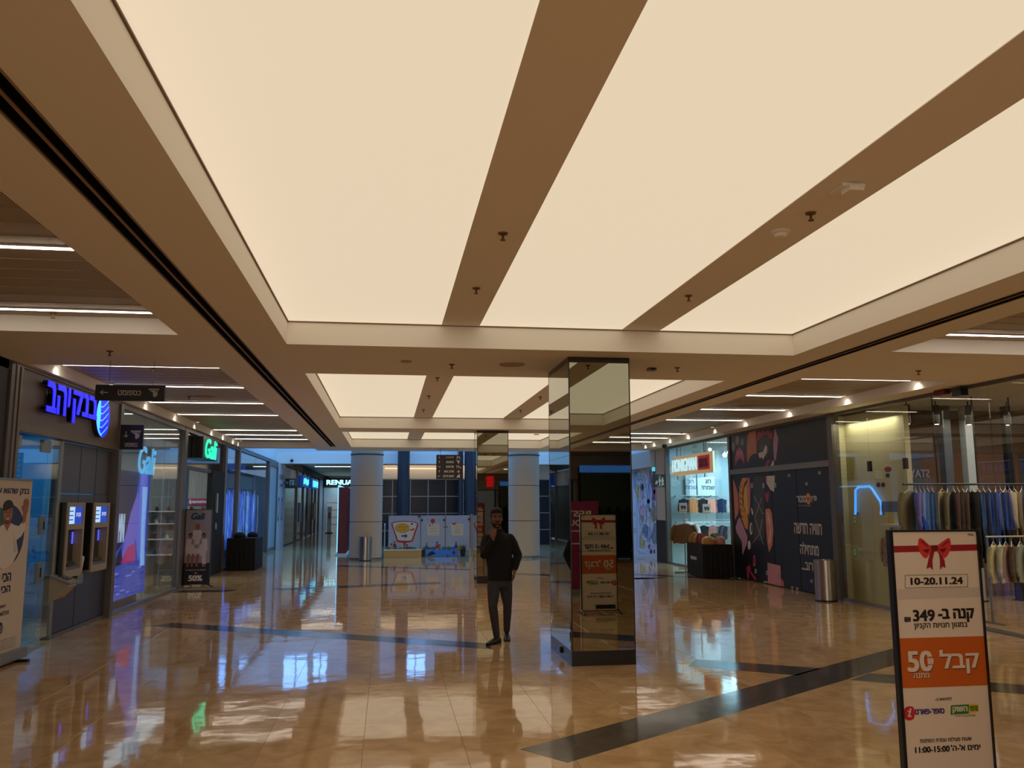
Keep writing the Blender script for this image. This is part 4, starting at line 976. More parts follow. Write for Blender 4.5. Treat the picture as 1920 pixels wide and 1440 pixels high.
for q in range(3):
    t = shelfunit('back_shelf', 'pale shelving in the far end shop, %s from the left' % O2[q], -4.2 + q * 1.2, -3.3 + q * 1.2, 61.5, 61.9, [.4, .9, 1.4, 1.9], M_WHITE, back=False)
    for zi, z in enumerate((.4, .9, 1.4)):
        solo('folded_stack', MB().box(-4.1 + q * 1.2, -3.6 + q * 1.2, 61.55, 61.8, z + .032, z + .25), mat('stack%d' % ((q + zi) % 3), ((60, 60, 70), (150, 90, 80), (110, 130, 120))[(q + zi) % 3], .8), 'folded clothes stack on shelf %s, unit %s in the far end shop' % (O3[zi], O2[q]), 'clothes')
t = thing('totem_sign', 'white standing sign board at the end of the left arcade', 'sign', (-3.6, 56, 0))
a, b = onY(614, 950, 56), onY(621, 988, 56)
part('board', MB().box(a.x, b.x, 56, 56.06, .05, a.z), M_WHITE, t); part('base', MB().box(a.x - .1, b.x + .1, 55.9, 56.2, 0, .05), M_BLACK, t)
part('red_print', MB().box(a.x + .08, b.x - .08, 55.99, 56, .9, 1.3), mat('red_print', (190, 60, 60), .6), t)
# glowing kiosk behind the left round column
t = thing('kiosk', 'glowing white fronted kiosk with dark red side behind the left round column', 'kiosk', (-1.75, 33.5, 0))
part('red_side', MB().box(-1.75, -1.45, 31.7, 36.0, 0.03, 2.42), mat('dark_red_panel', (110, 22, 28), .4), t)
part('light_panel', MB().box(-1.80, -1.751, 32.0, 36.0, .1, 2.5), mat('kiosk_glow', (60, 70, 80), .4, emit=(120, 200, 255), es=1.6), t)
part('plinth', MB().box(-1.82, -1.43, 31.6, 36.1, 0, .06), M_WHITE, t)
# green emergency-exit style flag sign
t = thing('exit_sign', 'small dark exit direction sign hanging far down the left side', 'sign', (-4.15, 38, 2.56))
part('board', MB().box(-4.38, -3.95, 38, 38.05, 2.5, 2.92), mat('dark_green_sign', (12, 34, 36), .4), t)
part('bracket', MB().box(-4.46, -4.36, 38.0, 38.04, 2.66, 2.78), M_FRAME, t)
P = Plane((-4.38, 38, 2.5), (1, 0, 0), (0, 0, 1), t); arrow(P, .1, .24, .07, PI, M_TEXTW)
P.rect(.2, .38, .12, .36, M_TEXTW); P.rect(.23, .35, .12, .33, MATS['dark_green_sign'], 2); P.art([(.27, .14), (.30, .22), (.26, .30), (.31, .31), (.33, .22), (.33, .14)], M_TEXTW, 3)
# dome camera on the blue wall
t = thing('security_camera', 'small black security camera on the blue court wall', 'camera', onY(548, 864, 36.98))
p = onY(548, 864, 36.98)
part('mount', MB().box(p.x - .04, p.x + .04, 36.85, 37.0, p.z - .02, p.z + .05), M_BLACK, t); part('lens_body', MB().ball((p.x, 36.8, p.z), .07, .09, .06), M_BLACK, t)

for k, (y, u0, u1) in enumerate(((42.0, -3.9, -2.0), (47.0, -3.9, -1.9))):
    t = thing('linear_light', 'light strip in the far arcade ceiling beyond the court, %s' % ('nearer', 'farther')[k], 'ceiling light', ((u0 + u1) / 2, y, 3.82), group='far arcade light strips')
    part('housing', MB().box(u0, u1, y - .05, y + .05, 3.82, 3.85), MATS['white_housing'], t); part('diffuser', MB().box(u0 + .01, u1 - .01, y - .04, y + .04, 3.808, 3.82), M_TUBE, t)
# ================================================================== RIGHT SHOPS
UR = Vector((0, -1, 0))
hb = thing('hoarding', 'black printed hoarding with colourful figures and Hebrew lettering beside the bin', 'hoarding', (XR, 18, 0))
M_HOARD = mat('black_hoarding_print', (24, 22, 26), .42); M_HOARDB = mat('blue_black_hoarding', (22, 22, 29), .42)
part('upper_panel', MB().box(XR, XR + .06, 15.46, 20.32, 2.62, 3.46), M_HOARD, hb)
part('lower_panel', MB().box(XR, XR + .06, 18.1, 20.32, .02, 2.50), M_HOARD, hb)
part('door_panel', MB().box(XR, XR + .06, 16.92, 18.08, .02, 2.50), M_HOARDB, hb); part('door_panel', MB().box(XR, XR + .06, 15.46, 16.90, .02, 2.50), M_HOARDB, hb)
part('middle_rail', MB().box(XR - .03, XR + .05, 15.46, 20.32, 2.50, 2.62), mat('rail_grey', (128, 122, 118), .4, metal=.3), hb)
part('post', MB().box(XR - .05, XR + .1, 15.28, 15.46, 0, H), M_FRAME, hb); part('post', MB().box(XR - .03, XR + .1, 20.32, 20.44, 0, H), M_FRAME, hb)
part('top_rail', MB().box(XR - .02, XR + .06, 15.46, 20.32, 3.46, H), M_FRAME, hb)
C_ = {k: mat('hoarding_' + k, v, .45) for k, v in dict(grey=(150, 144, 150), pink=(196, 84, 128), orange=(206, 122, 84), red=(176, 60, 74), olive=(66, 62, 60), cream=(214, 200, 196), lilac=(190, 140, 168), magenta=(168, 48, 96), white=(206, 198, 186), salmon=(206, 120, 104), amber=(220, 146, 44), yellow=(228, 178, 36), ink=(24, 22, 28), tape=(150, 148, 146), box=(206, 140, 150), coral=(214, 130, 96)).items()}
HO = Vector((XR, 20.4, 0)); HP = Plane(HO, UR, VZ, hb)
def hp(x, y): p = onX(1360 + x / 4.645, 790 + y / 4.645, XR); return (HO.y - p.y, p.z)
def hart(pts, c, layer=1): HP.art([hp(*p) for p in pts], C_[c], layer, 'figure_print')
def hell(x, y, rx, ry, c, layer=1): hart(ell((x, y), rx, ry, 16), c, layer)
def smooth(pts, n=4):
    out = []; N = len(pts)
    for i in range(N):
        p0, p1, p2, p3 = [Vector(pts[(i + k - 1) % N]) for k in range(4)]
        for q in range(n):
            t = q / n; out.append(tuple(0.5 * ((2 * p1) + (p2 - p0) * t + (2 * p0 - 5 * p1 + 4 * p2 - p3) * t * t + (3 * p1 - p0 - 3 * p2 + p3) * t ** 3)))
    return out
def hs_(pts, c, layer=1): hart(smooth(pts, 3), c, layer)
hell(70, 222, 13, 42, 'grey'); hell(105, 165, 14, 42, 'grey'); hell(148, 180, 10, 34, 'grey')
hart([(88, 395), (84, 320), (100, 250), (125, 225), (150, 252), (164, 310), (165, 380), (150, 340), (125, 320), (100, 350)], 'pink')
for k in range(4): hart([(100 + k * 15, 300), (104 + k * 15, 300), (106 + k * 13, 260), (103 + k * 13, 260)], 'cream', 2)
hart([(190, 350), (188, 220), (200, 110), (225, 72), (265, 76), (270, 200), (271, 280), (240, 285), (215, 310), (195, 362)], 'orange')
hart([(272, 190), (280, 100), (300, 84), (312, 108), (330, 64), (345, 100), (378, 60), (384, 110), (402, 80), (410, 150), (380, 152), (340, 116), (300, 150)], 'red')
hs_([(300, 260), (295, 190), (320, 130), (360, 112), (385, 160), (382, 260), (360, 315), (325, 275)], 'olive', 2)
hart([(290, 275), (330, 265), (350, 205), (366, 225), (364, 270), (345, 300), (330, 332), (315, 310), (302, 325), (292, 300)], 'cream', 3)
hart([(432, 55), (460, 150), (455, 220), (440, 345), (425, 330), (416, 200)], 'lilac')
hart([(345, 415), (350, 370), (370, 335), (398, 336), (376, 370), (362, 415)], 'magenta'); hart([(385, 415), (400, 370), (415, 340), (425, 345), (422, 408)], 'white')
hart([(195, 432), (250, 408), (272, 400), (272, 426)], 'white')
hart([(65, 500), (90, 560), (108, 620), (117, 760), (112, 800), (85, 860), (76, 700)], 'salmon')
hart([(150, 492), (195, 492), (165, 545), (150, 620), (150, 700), (165, 770), (195, 830), (200, 865), (195, 945), (172, 928), (145, 850), (125, 750), (118, 650), (125, 560)], 'amber')
for k in range(7): hart([(122 + abs(k - 2) * 4, 560 + k * 52), (123 + abs(k - 2) * 4, 553 + k * 52), (146 + k * 2, 575 + k * 52), (145 + k * 2, 582 + k * 52)], 'ink', 2)
hart([(185, 540), (166, 580), (157, 660), (165, 750), (190, 822), (207, 780), (192, 700)], 'yellow'); hart([(196, 492), (210, 492), (219, 600), (216, 750), (206, 850), (193, 700), (186, 560)], 'salmon', 2)
hart([(90, 925), (112, 850), (130, 840), (160, 920), (192, 1000), (190, 1060), (150, 1165), (145, 1050), (100, 970)], 'lilac')
hs_([(225, 750), (240, 780), (243, 815), (230, 800)], 'cream'); hell(225, 935, 13, 54, 'cream'); hell(230, 930, 6, 36, 'ink', 2); hell(208, 1078, 13, 40, 'cream')
hart([(242, 484), (338, 476), (342, 1010), (300, 1040), (250, 1035)], 'olive')
for (a, b, c, d) in ((250, 650, 330, 812), (320, 660, 256, 842), (262, 850, 332, 1072), (322, 850, 300, 980), (300, 980, 240, 1060)): hart([(a - 3, b), (a + 3, b), (c + 3, d), (c - 3, d)], 'tape', 2)
hart([(360, 477), (432, 472), (425, 615), (395, 598), (360, 540)], 'white', 2); hart([(343, 480), (356, 480), (358, 560), (350, 520)], 'magenta')
hs_([(345, 640), (352, 615), (362, 640), (372, 605), (382, 640), (364, 710)], 'magenta')
hart([(350, 765), (385, 758), (405, 800), (420, 950), (408, 1080), (382, 1142), (366, 1060), (354, 900)], 'coral')
for k in range(4):
    a = [(352 + k * 3, 800 + k * 26), (372 + k * 3, 792 + k * 26), (392, 860 + k * 20), (400 - k * 4, 960), (392 - k * 5, 1060)]
    hart(a + [(x - 3, y + 6) for x, y in reversed(a)], 'cream', 2)
hart([(367, 1230), (480, 1258), (486, 1436), (372, 1410)], 'box'); hart([(488, 1370), (505, 1390), (512, 1440), (488, 1436)], 'salmon')
for k in range(4): hart([(392 + k * 22, 1240 + k * 5), (400 + k * 22, 1242 + k * 5), (400 + k * 22, 1290), (394 + k * 22, 1290)], 'lilac', 2)
hart([(183, 1270), (215, 1250), (225, 1310), (272, 1368), (262, 1388), (232, 1345), (210, 1300), (205, 1375), (192, 1370)], 'magenta'); hell(252, 1215, 11, 52, 'pink'); hell(250, 1210, 5, 30, 'ink', 2)
for (x, y, w_, h_) in ((232, 560, 9, 22), (333, 560, 9, 22), (436, 556, 9, 22), (365, 1320, 8, 20), (468, 1345, 9, 22), (266, 1305, 8, 20), (352, 1400, 18, 8), (455, 1420, 10, 12)):
    hart([(x - w_, y - h_), (x + w_, y - h_), (x + w_, y + h_), (x - w_, y + h_)], 'tape', 3)
def h8(x, y): p = onX(1360 + x / 3.6, 740 + y / 3.6, XR); return (HO.y - p.y, p.z)
def htext(body, x, y, wpx, hpx, m, bold=.03, rtl=True, layer=1):
    a, b = h8(x, y); a0, _ = h8(x - wpx / 2, y); a1, _ = h8(x + wpx / 2, y); _, b0 = h8(x, y - hpx / 2); _, b1 = h8(x, y + hpx / 2)
    HP.text(body, (a0 + a1) / 2, b, b0 - b1, m, wdt=a1 - a0, rtl=rtl, bold=bold, layer=layer)
M_HT = mat('hoarding_lettering', (196, 192, 190), .5)
htext('חוויה חדשה', 558, 905, 186, 74, M_HT); htext('מתחילה', 567, 1040, 126, 82, M_HT); htext('בקרוב...', 580, 1172, 130, 76, M_HT)
htext('פרץ', 598, 705, 40, 44, M_HT, .04); htext('סנטר', 515, 705, 66, 46, M_HT, .04); htext('המקום שלך לבילוי וקניות', 535, 750, 84, 12, M_HT, 0)
a, b = h8(560, 703); HP.art(ell((a, b), .10, .115, 20), C_['amber'], 1, 'logo_disc'); HP.art(ell((a, b), .055, .03, 12), C_['magenta'], 2, 'logo_mark'); HP.art(ell((a, b - .05), .05, .014, 12), C_['coral'], 2, 'logo_mark')
for (x, y) in ((430, 545), (635, 528), (548, 602), (582, 1258), (452, 1303), (485, 1310), (720, 492)):
    a, b = h8(x, y); HP.rect(a - .05, a + .05, b - .03, b + .03, C_['tape'], 1, 'tape_tab')

# ---- kids clothing shop
struct('wall_right_2', MB().box(XR + .02, 14, 15.42, 15.5, 0, 3.6), mat('brown_shop_wall', (96, 74, 58), .6), 'brown end wall inside the right clothing shop')
struct('wall_right_3', MB().box(XR + .12, 14, 20.25, 20.35, 0, 3.6), M_ROOMG)
M_CYW = mat('cool_white_wall', (200, 222, 226), .55)
ew = struct('wall_kids_end', MB().box(XR - .0, 14, 25.32, 25.42, 0, 3.6), M_CYW, 'bright end wall of the kids clothing shop')
struct('wall_right_4', MB().box(14, 14.1, -8.5, 36, 0, 3.7), M_ROOMG)
struct('ceiling_shops_right', MB().box(XR + .14, 14.1, 5.4, 27.0, 3.6, 3.7), M_CEILS)
struct('wall_right_5', MB().box(XR, XR + .12, 25.42, 26.45, 0, 3.51).box(XR, 9.6, 26.4, 26.45, 0, 3.51), mat('cream_wall_paint', (190, 176, 160), .6), 'cream wall section between kids shop and passage')
solo('wainscot_panel', MB().box(XR - .025, XR - .002, 25.46, 26.42, 0, 1.28), mat('dark_brown_laminate', (52, 46, 46), .4), 'dark brown panel low on the cream wall beside the kids shop', 'wall panel')
struct('trim_3', MB().box(XR, 9.4, 26.45, 34, 2.98, 3.51), MATS['cream_wall_paint'], 'cream bulkhead over the passage')
kf = thing('glass_shopfront', 'glass kids clothing shop front with grey posts', 'shopfront', (XR, 23, 0))
part('post', MB().box(XR - .04, XR + .1, 25.30, 25.42, 0, H), M_FRAME, kf)
part('head_rail', MB().box(XR - .02, XR + .06, 20.44, 25.3, 3.44, H), M_FRAME, kf)
part('pane', MB().box(XR + .02, XR + .032, 23.42, 25.29, .05, 3.44), M_GLASSB, kf); part('pane', MB().box(XR + .02, XR + .032, 20.45, 21.5, .05, 3.44), M_GLASSB, kf)
part('upper_pane', MB().box(XR + .02, XR + .032, 21.51, 23.41, 2.5, 3.44), M_GLASSB, kf); part('sill', MB().box(XR, XR + .05, 23.42, 25.3, 0, .05), M_ALU, kf)
for y in (24.4, 22.2): part('mullion_joint', MB().box(XR + .015, XR + .04, y, y + .015, 2.5, 3.44), M_FRAME, kf)
sg = thing('kids_shop_sign', 'beige hanging sign board with glowing white letters and red square', 'sign', (XR, 22.9, 2.9))
part('board', MB().box(XR - .06, XR - .01, 21.38, 24.5, 2.60, 3.16), mat('beige_board', (236, 206, 150), .5, emit=(230, 196, 140), es=.22), sg)  # faint glow in the board stands in for lamplight falling on it
part('edge_light', MB().box(XR - .05, XR - .02, 21.34, 21.38, 2.60, 3.16), mat('pale_edge_glow', (60, 70, 70), .4, emit=(210, 250, 240), es=1.0), sg)
M_GLW = mat('glowing_white_letter', (40, 60, 60), .4, emit=(190, 235, 245), es=.95)
text(sg, 'HONIGMAN', (XR - .06, 23.55, 2.89), UR, VZ, .36, M_GLW, wdt=2.0, bold=.0, thick=.03)
part('red_square', MB().box(XR - .08, XR - .06, 21.6, 22.42, 2.70, 3.08), mat('glowing_red', (60, 5, 5), .4, emit=(200, 24, 30), es=.35), sg)
text(sg, 'KIDS', (XR - .08, 22.0, 2.88), UR, VZ, .24, mat('dark_red_letter', (90, 10, 14), .4), wdt=.62, bold=.05, thick=.01)
for y in (21.9, 23.9): part('hanger_bar', MB().box(XR - .04, XR - .02, y, y + .02, 3.16, 3.5), M_ALU, sg)
# end wall fittings
def wp(px, py): return onY(px, py, 25.3)
a, b = wp(1305, 893), wp(1346, 930)
t = thing('greeting_panel', 'pale panel with Hebrew greeting hanging in the kids shop', 'poster', (a.x, 25.2, b.z))
part('sheet', MB().box(a.x, b.x, 25.2, 25.22, b.z, a.z + .1), mat('pale_blue_sheet', (214, 228, 236), .5), t)
P = Plane((a.x, 25.2, b.z), (1, 0, 0), (0, 0, 1), t); P.text('חג', (b.x - a.x) / 2, .44, .12, M_INK, rtl=True); P.text('שמח!', (b.x - a.x) / 2, .26, .13, M_INK, rtl=True)
a2 = wp(1283, 893)
t = thing('greeting_panel', 'narrow pale panel left of the greeting in the kids shop', 'poster', (a2.x, 25.2, b.z))
part('sheet', MB().box(a2.x, a.x - .04, 25.2, 25.22, b.z, a.z + .1), MATS['pale_blue_sheet'], t)
P = Plane((a2.x, 25.2, b.z), (1, 0, 0), (0, 0, 1), t); P.text('חג', .17, .44, .11, mat('faint_ink', (120, 130, 150), .6), rtl=True); P.text('שמח', .17, .26, .11, MATS['faint_ink'], rtl=True)

# garments: hanging shirt/jacket shape in local space (hook at origin, plane XZ), width w, length L
def garment_mesh(nm, m_, w_=.44, L=.62, T=.05, sleeve=True, flare=.06, seed=0, kind='top'):
    rnd = random.Random(seed); nu, nv = 10, 9; vs_ = []; fs = []
    for side in (1, -1):
        for j in range(nv + 1):
            v = j / nv
            for i in range(nu + 1):
                u = i / nu * 2 - 1
                hwid = w_ / 2 * (1 + flare * v) * (1.0 if v > .08 else .92)
                z = -.08 - v * L
                if v < .15: z = -.08 - v * L - abs(u) ** 1.5 * .05 * (1 - v / .15)
                th = T * (1 - u * u) ** .5 * (.5 + .5 * v) + .010 * math.sin(u * 9 + seed + v * 3) * v
                vs_.append((u * hwid, side * max(.004, th), z + (0.012 * math.sin(u * 7 + seed) if j == nv else 0)))
    o = (nu + 1) * (nv + 1)
    for s in (0, 1):
        for j in range(nv):
            for i in range(nu):
                a = s * o + j * (nu + 1) + i; fs.append((a, a + 1, a + nu + 2, a + nu + 1))
    mb = MB().add(vs_, fs)
    for j in range(nv):
        a, b = j * (nu + 1), (j + 1) * (nu + 1); mb.f.append((a, b, o + b, o + a)); a += nu; b += nu; mb.f.append((a, b, o + b, o + a))
    for i in range(nu):
        mb.f.append((i, i + 1, o + i + 1, o + i)); a = nv * (nu + 1) + i; mb.f.append((a, a + 1, o + a + 1, o + a))
    if sleeve:
        for s in (-1, 1):
            mb.tube([(s * w_ * .42, 0, -.12), (s * w_ * .54, .012, -.24), (s * w_ * .60, .02, -.24 - L * .35), (s * w_ * .60, .01, -.16 - L * .72)], .052 * min(1, w_ / .46), 8, r2=.036 * min(1, w_ / .46))
    mb.smooth = True
    me = mb.mesh(nm); me.materials.append(m_); return me
def hanger_mesh(m_, w_=.4):
    mb = MB().tube([(0, 0, .03), (.018, 0, .045), (.03, 0, .02), (.012, 0, -.01), (0, 0, -.035)], .003, 5)
    mb.tube([(-w_ / 2, 0, -.11), (0, 0, -.035), (w_ / 2, 0, -.11)], .006, 5); me = mb.mesh('hanger'); me.materials.append(m_); return me
M_HANG = mat('white_hanger', (214, 212, 206), .4); HM = hanger_mesh(M_HANG)
def hang(nm, m_, loc, rotz, lab, group, seed=0, cat='clothes', **k):
    me = garment_mesh(nm, m_, seed=seed, **k)
    o = bpy.data.objects.new(nm, me); COL.objects.link(o); o.location = loc; o.rotation_euler = (0, 0, rotz); tag(o, lab, cat, group)
    h = bpy.data.objects.new('hanger', HM); COL.objects.link(h); h.parent = o
    return o
cm = lambda n, c: mat('fabric_' + n, c, .9, bump=.12, bscale=90, noise=.06, nscale=20)
# rack outside the kids shop
t = thing('clothes_rack', 'chrome clothes rack with brown jacket in front of the kids shop', 'rack', (7.95, 22.6, 0))
part('rail', MB().tube([(7.72, 21.85, 1.36), (8.36, 23.3, 1.36)], .012, 8), M_ALU, t)
part('pole', MB().cyl((7.77, 21.95), .016, .03, 1.37, 10), M_ALU, t); part('pole', MB().cyl((8.32, 23.2), .016, .03, 1.37, 10), M_ALU, t)
for x, y in ((7.77, 21.95), (8.32, 23.2)): part('foot', MB().box(x - .3, x + .1 + .2 * (y < 22), y - .02, y + .02, 0, .03), M_ALU, t)
for k, (n, c) in enumerate((('brown', (120, 84, 52)), ('tan', (168, 140, 110)), ('taupe', (122, 104, 92)), ('pink', (206, 172, 166)), ('beige', (200, 186, 168)), ('rose', (190, 140, 134)), ('white', (222, 216, 210)), ('cream', (214, 206, 190)), ('grey', (150, 146, 144)), ('pale_blue', (190, 206, 220)))):
    hang('hanging_jacket', cm(n, c), (7.74 + k * .058, 21.9 + k * .13, 1.34), -.15 + .03 * (k % 3), '%s childs jacket, %s from the front on the rack outside the kids shop' % (n.replace('_', ' '), O2[k]), 'jackets on the rack outside the kids shop', seed=k, w_=.56, L=.5, T=.06)
for (px, py, rz, lab) in ((1281, 952, 0, 'white 99 price card above the jacket rack, left'), (1325, 954, .12, 'white 99 price card above the jacket rack, tilted, right')):
    p = onY(px, py, 22.1)
    t = thing('price_card', lab, 'price card', (p.x, p.y, p.z - .12), group='99 price cards')
    part('card', MB().box(p.x - .11, p.x + .11, p.y, p.y + .008, p.z - .14, p.z + .13), M_PAPER, t)
    part('stem', MB().cyl((p.x, p.y + .012), .005, 1.37, p.z, 6), M_ALU, t)
    text(t, '99', (p.x, p.y, p.z), (1, 0, 0), (0, 0, 1), .11, M_TEXTK, bold=.04)
    part('card_band', MB().box(p.x - .11, p.x + .11, p.y - .002, p.y, p.z - .115, p.z - .10), MATS['rail_grey'], t)
# clothes hanging on the end wall of the kids shop
t = thing('wall_rail', 'white double wall rail with small clothes on the kids shop end wall', 'rail', (9.6, 25.2, 1.6))
for z in (2.02, 1.22): part('rail', MB().box(8.62, 11.4, 25.02, 25.05, z, z + .025), M_WHITE, t)
for x in (8.7, 9.7, 10.7, 11.35):
    for z in (2.02, 1.22): part('bracket', MB().box(x, x + .03, 25.02, 25.32, z, z + .025), M_WHITE, t)
for k, (n, c) in enumerate((('navy', (40, 46, 70)), ('striped_orange', (200, 130, 80)), ('black', (26, 26, 30)), ('coral_striped', (220, 150, 130)), ('dark_blue', (36, 52, 90)), ('white', (222, 216, 210)), ('light_blue', (150, 190, 220)), ('white_aqua', (190, 220, 224)))):
    for zi, z in enumerate((2.02, 1.22)):
        if zi == 1 and k > 6: continue
        hang('hanging_shirt', cm(n if zi == 0 else n + '_low', c if zi == 0 else tuple(int(v * .7) for v in c)), (8.85 + k * .30, 25.0, z), 0, '%s childs top, %s from left on %s kids shop wall rail' % (n.replace('_', ' '), O2[k], ('upper', 'lower')[zi]), 'tops on the kids shop wall rails', seed=k + zi * 3, w_=.27, L=.42, T=.03)
    if n.startswith('striped') or n.startswith('coral'): pass
for k, (px, py, w_) in enumerate(((1359, 853, .07), (1366, 848, .05), (1331, 843, .05))):
    p = onY(px, py, 24.3)
    t = thing('track_spotlight', 'bright spotlight on the kids shop ceiling, %s' % ('nearest the red square sign', 'at the frame', 'above the sign')[k], 'spotlight', p, group='kids shop spotlights')
    part('lamp', MB().ball(p, w_, w_, w_), mat('cool_lamp', (60, 60, 60), .4, emit=(220, 245, 255), es=8), t); part('stem', MB().cyl((p.x, p.y), .01, p.z, 3.6, 8), M_WHITE, t)
# table in front of kids shop
kt = draped('draped_table', 'black cloth covered sale table with folded clothes outside the kids shop', 7.45, 8.95, 20.25, 21.55, .80, rot=0, seed=5)
kt.location.x = 8.03; kt.location.y = 20.93; kt.rotation_euler.z = math.radians(-5); kt.scale = (.48, 1.12, 1)
text(kt, 'HONIGMAN', (-.785, .05, .44), (0, -1, 0), (0, 0, 1), .085, M_TEXTW, wdt=.48, bold=.01, thick=.02, world=False)
random.seed(21)
GC = [('gold printed', (180, 130, 70)), ('cream', (214, 196, 170)), ('rust', (150, 72, 44)), ('burgundy', (96, 36, 44)), ('floral', (190, 130, 110)), ('tan', (164, 118, 70)), ('dusty pink', (196, 140, 130)), ('brown', (104, 66, 44)), ('olive', (96, 90, 56)), ('white', (222, 214, 204)), ('orange', (184, 98, 50)), ('dark red', (110, 40, 40))]
for k, (n, c) in enumerate(GC):
    x = 7.86 + (k // 6) * .27 + random.uniform(-.02, .02); y = 20.36 + (k % 6) * .21 + random.uniform(-.02, .02); z = .80
    mb = MB(); nn = 9; vs_ = []; fs = []
    rx, ry, hh = random.uniform(.12, .15), random.uniform(.10, .13), random.uniform(.14, .26)
    for j in range(6):
        for i in range(14):
            a = 2 * PI * i / 14; rr = (1, 1.06, 1.0, .85, .5, .12)[j] * (1 + .12 * math.sin(3 * a + k) + .08 * math.sin(5 * a + 2 * k)); vs_.append((x + rx * rr * math.cos(a), y + ry * rr * math.sin(a), z + hh * (0.02, .3, .65, .88, 1.0, 1.02)[j] * (1 + .12 * math.sin(2 * a + k) * (j > 2))))
    for j in range(5):
        for i in range(14): fs.append((j * 14 + i, j * 14 + (i + 1) % 14, (j + 1) * 14 + (i + 1) % 14, (j + 1) * 14 + i))
    fs += [tuple(reversed(range(14))), tuple(range(70, 84))]
    mb.add(vs_, fs); mb.smooth = True
    solo('heaped_garment', mb, mat('heap_' + n.replace(' ', '_'), c, .9, noise=.25, nscale=22, bump=.2, bscale=40), '%s garment on the black sale table, %s from near end, %s row' % (n, O2[k % 6], ('aisle side', 'shop side')[k // 6]), 'clothes', 'garments heaped on the sale table', loc=(x, y, z))

# ---- restroom flag sign and passage
hs = thing('restroom_sign', 'square black restroom sign with white figures projecting beside the kids shop', 'sign', (8.3, 25.3, 2.3))
part('board', MB().box(8.02, 8.41, 25.32, 25.37, 2.29, 2.68), M_SIGNK, hs); part('bracket', MB().box(8.40, 8.46, 25.33, 25.36, 2.4, 2.6), M_FRAME, hs)
P = Plane((8.02, 25.32, 2.29), (1, 0, 0), (0, 0, 1), hs)
def person_icon(P, a, b, s, m):
    P.art(ell((a, b + .42 * s), .09 * s, .09 * s, 12), m); P.art([(a - .13 * s, b + .3 * s), (a + .13 * s, b + .3 * s), (a + .16 * s, b - .05 * s), (a + .07 * s, b - .05 * s), (a + .06 * s, b - .45 * s), (a - .06 * s, b - .45 * s), (a - .07 * s, b - .05 * s), (a - .16 * s, b - .05 * s)], m)
person_icon(P, .20, .17, .26, M_GRAYT); person_icon(P, .29, .17, .26, M_GRAYT)
P.art([(.29, .18), (.34, .07), (.24, .07)], M_GRAYT, 2); P.art(ell((.09, .12), .035, .035, 12), M_GRAYT); P.art([(.08, .2), (.12, .2), (.15, .12), (.10, .14)], M_GRAYT, 2); arrow(P, .19, .335, .05, 0, M_GRAYT); P.text('שירותים', .2, .035, .03, M_GRAYT, wdt=.15, rtl=True)
t = thing('security_camera', 'dark dome camera on the soffit corner by the kids shop', 'camera', onZ(1244, 838, 3.45))
p = onZ(1243, 838, 3.46); part('dome', MB().ball((p.x - .05, p.y - .3, 3.46), .08, .08, .06), M_BLACK, t); part('mount', MB().cyl((p.x - .05, p.y - .3), .07, 3.44, 3.51, 16), M_BLACK, t)
mw = struct('wall_mural', MB().box(8.75, 8.85, 27.3, 36.8, 0, 2.98), mat('mural_white', (214, 210, 222), .5), 'white wall with colourful line drawing beyond the restroom sign')
MO = Vector((8.75, 36.8, 0)); P = Plane(MO, UR, VZ, mw)
def mp(x, y): p = onX(1170 + x / 6, 820 + y / 6, 8.75); return (MO.y - p.y, p.z)
MC = {k: mat('mural_' + k, v, .6) for k, v in dict(line=(52, 50, 62), yellow=(206, 180, 96), pink=(216, 168, 186), blue=(150, 176, 218), mauve=(160, 130, 160), brown=(170, 140, 116), grey=(140, 142, 154), magenta=(160, 84, 122), orange=(212, 160, 90), navy=(52, 66, 110)).items()}
def mline(pts, c='line', wd=3.2, layer=2):
    for (x0, y0), (x1, y1) in zip(pts, pts[1:]):
        d = Vector((x1 - x0, y1 - y0)); n = Vector((-d.y, d.x)).normalized() * wd / 2; e = d.normalized() * wd / 2
        q = [(x0 - e.x + n.x, y0 - e.y + n.y), (x1 + e.x + n.x, y1 + e.y + n.y), (x1 + e.x - n.x, y1 + e.y - n.y), (x0 - e.x - n.x, y0 - e.y - n.y)]
        P.art([mp(*k) for k in q], MC[c], layer, 'drawn_line')
def mfill(pts, c, layer=1): P.art([mp(*k) for k in pts], MC[c], layer, 'drawn_patch')
def arc(cx, cy_, rx, ry, a0, a1, n=10): return [(cx + rx * math.cos(a0 + (a1 - a0) * k / n), cy_ + ry * math.sin(a0 + (a1 - a0) * k / n)) for k in range(n + 1)]
mfill([(112, 560), (110, 400), (140, 350), (160, 380), (135, 480), (132, 600)], 'blue'); mfill([(150, 560), (172, 540), (172, 690), (146, 690), (140, 620)], 'orange'); mfill([(140, 540), (165, 520), (168, 560), (145, 580)], 'yellow', 2)
mfill([(185, 860), (200, 790), (225, 760), (245, 800), (250, 860)], 'pink'); mfill([(262, 600), (275, 480), (300, 460), (300, 640), (285, 800), (262, 790)], 'blue'); mfill([(300, 500), (345, 330), (355, 500), (352, 700), (320, 720), (315, 600)], 'magenta'); mfill([(300, 830), (355, 760), (360, 930), (320, 960)], 'brown')
mfill([(205, 1060), (235, 980), (258, 985), (260, 1120), (240, 1140)], 'grey'); mfill([(262, 1000), (292, 1010), (298, 1180), (262, 1160)], 'blue'); mfill([(305, 1130), (340, 960), (372, 980), (375, 1180), (330, 1210)], 'grey'); mfill([(180, 1140), (232, 1160), (230, 1230), (180, 1240)], 'yellow'); mfill([(190, 600), (228, 590), (230, 690), (200, 700)], 'pink')
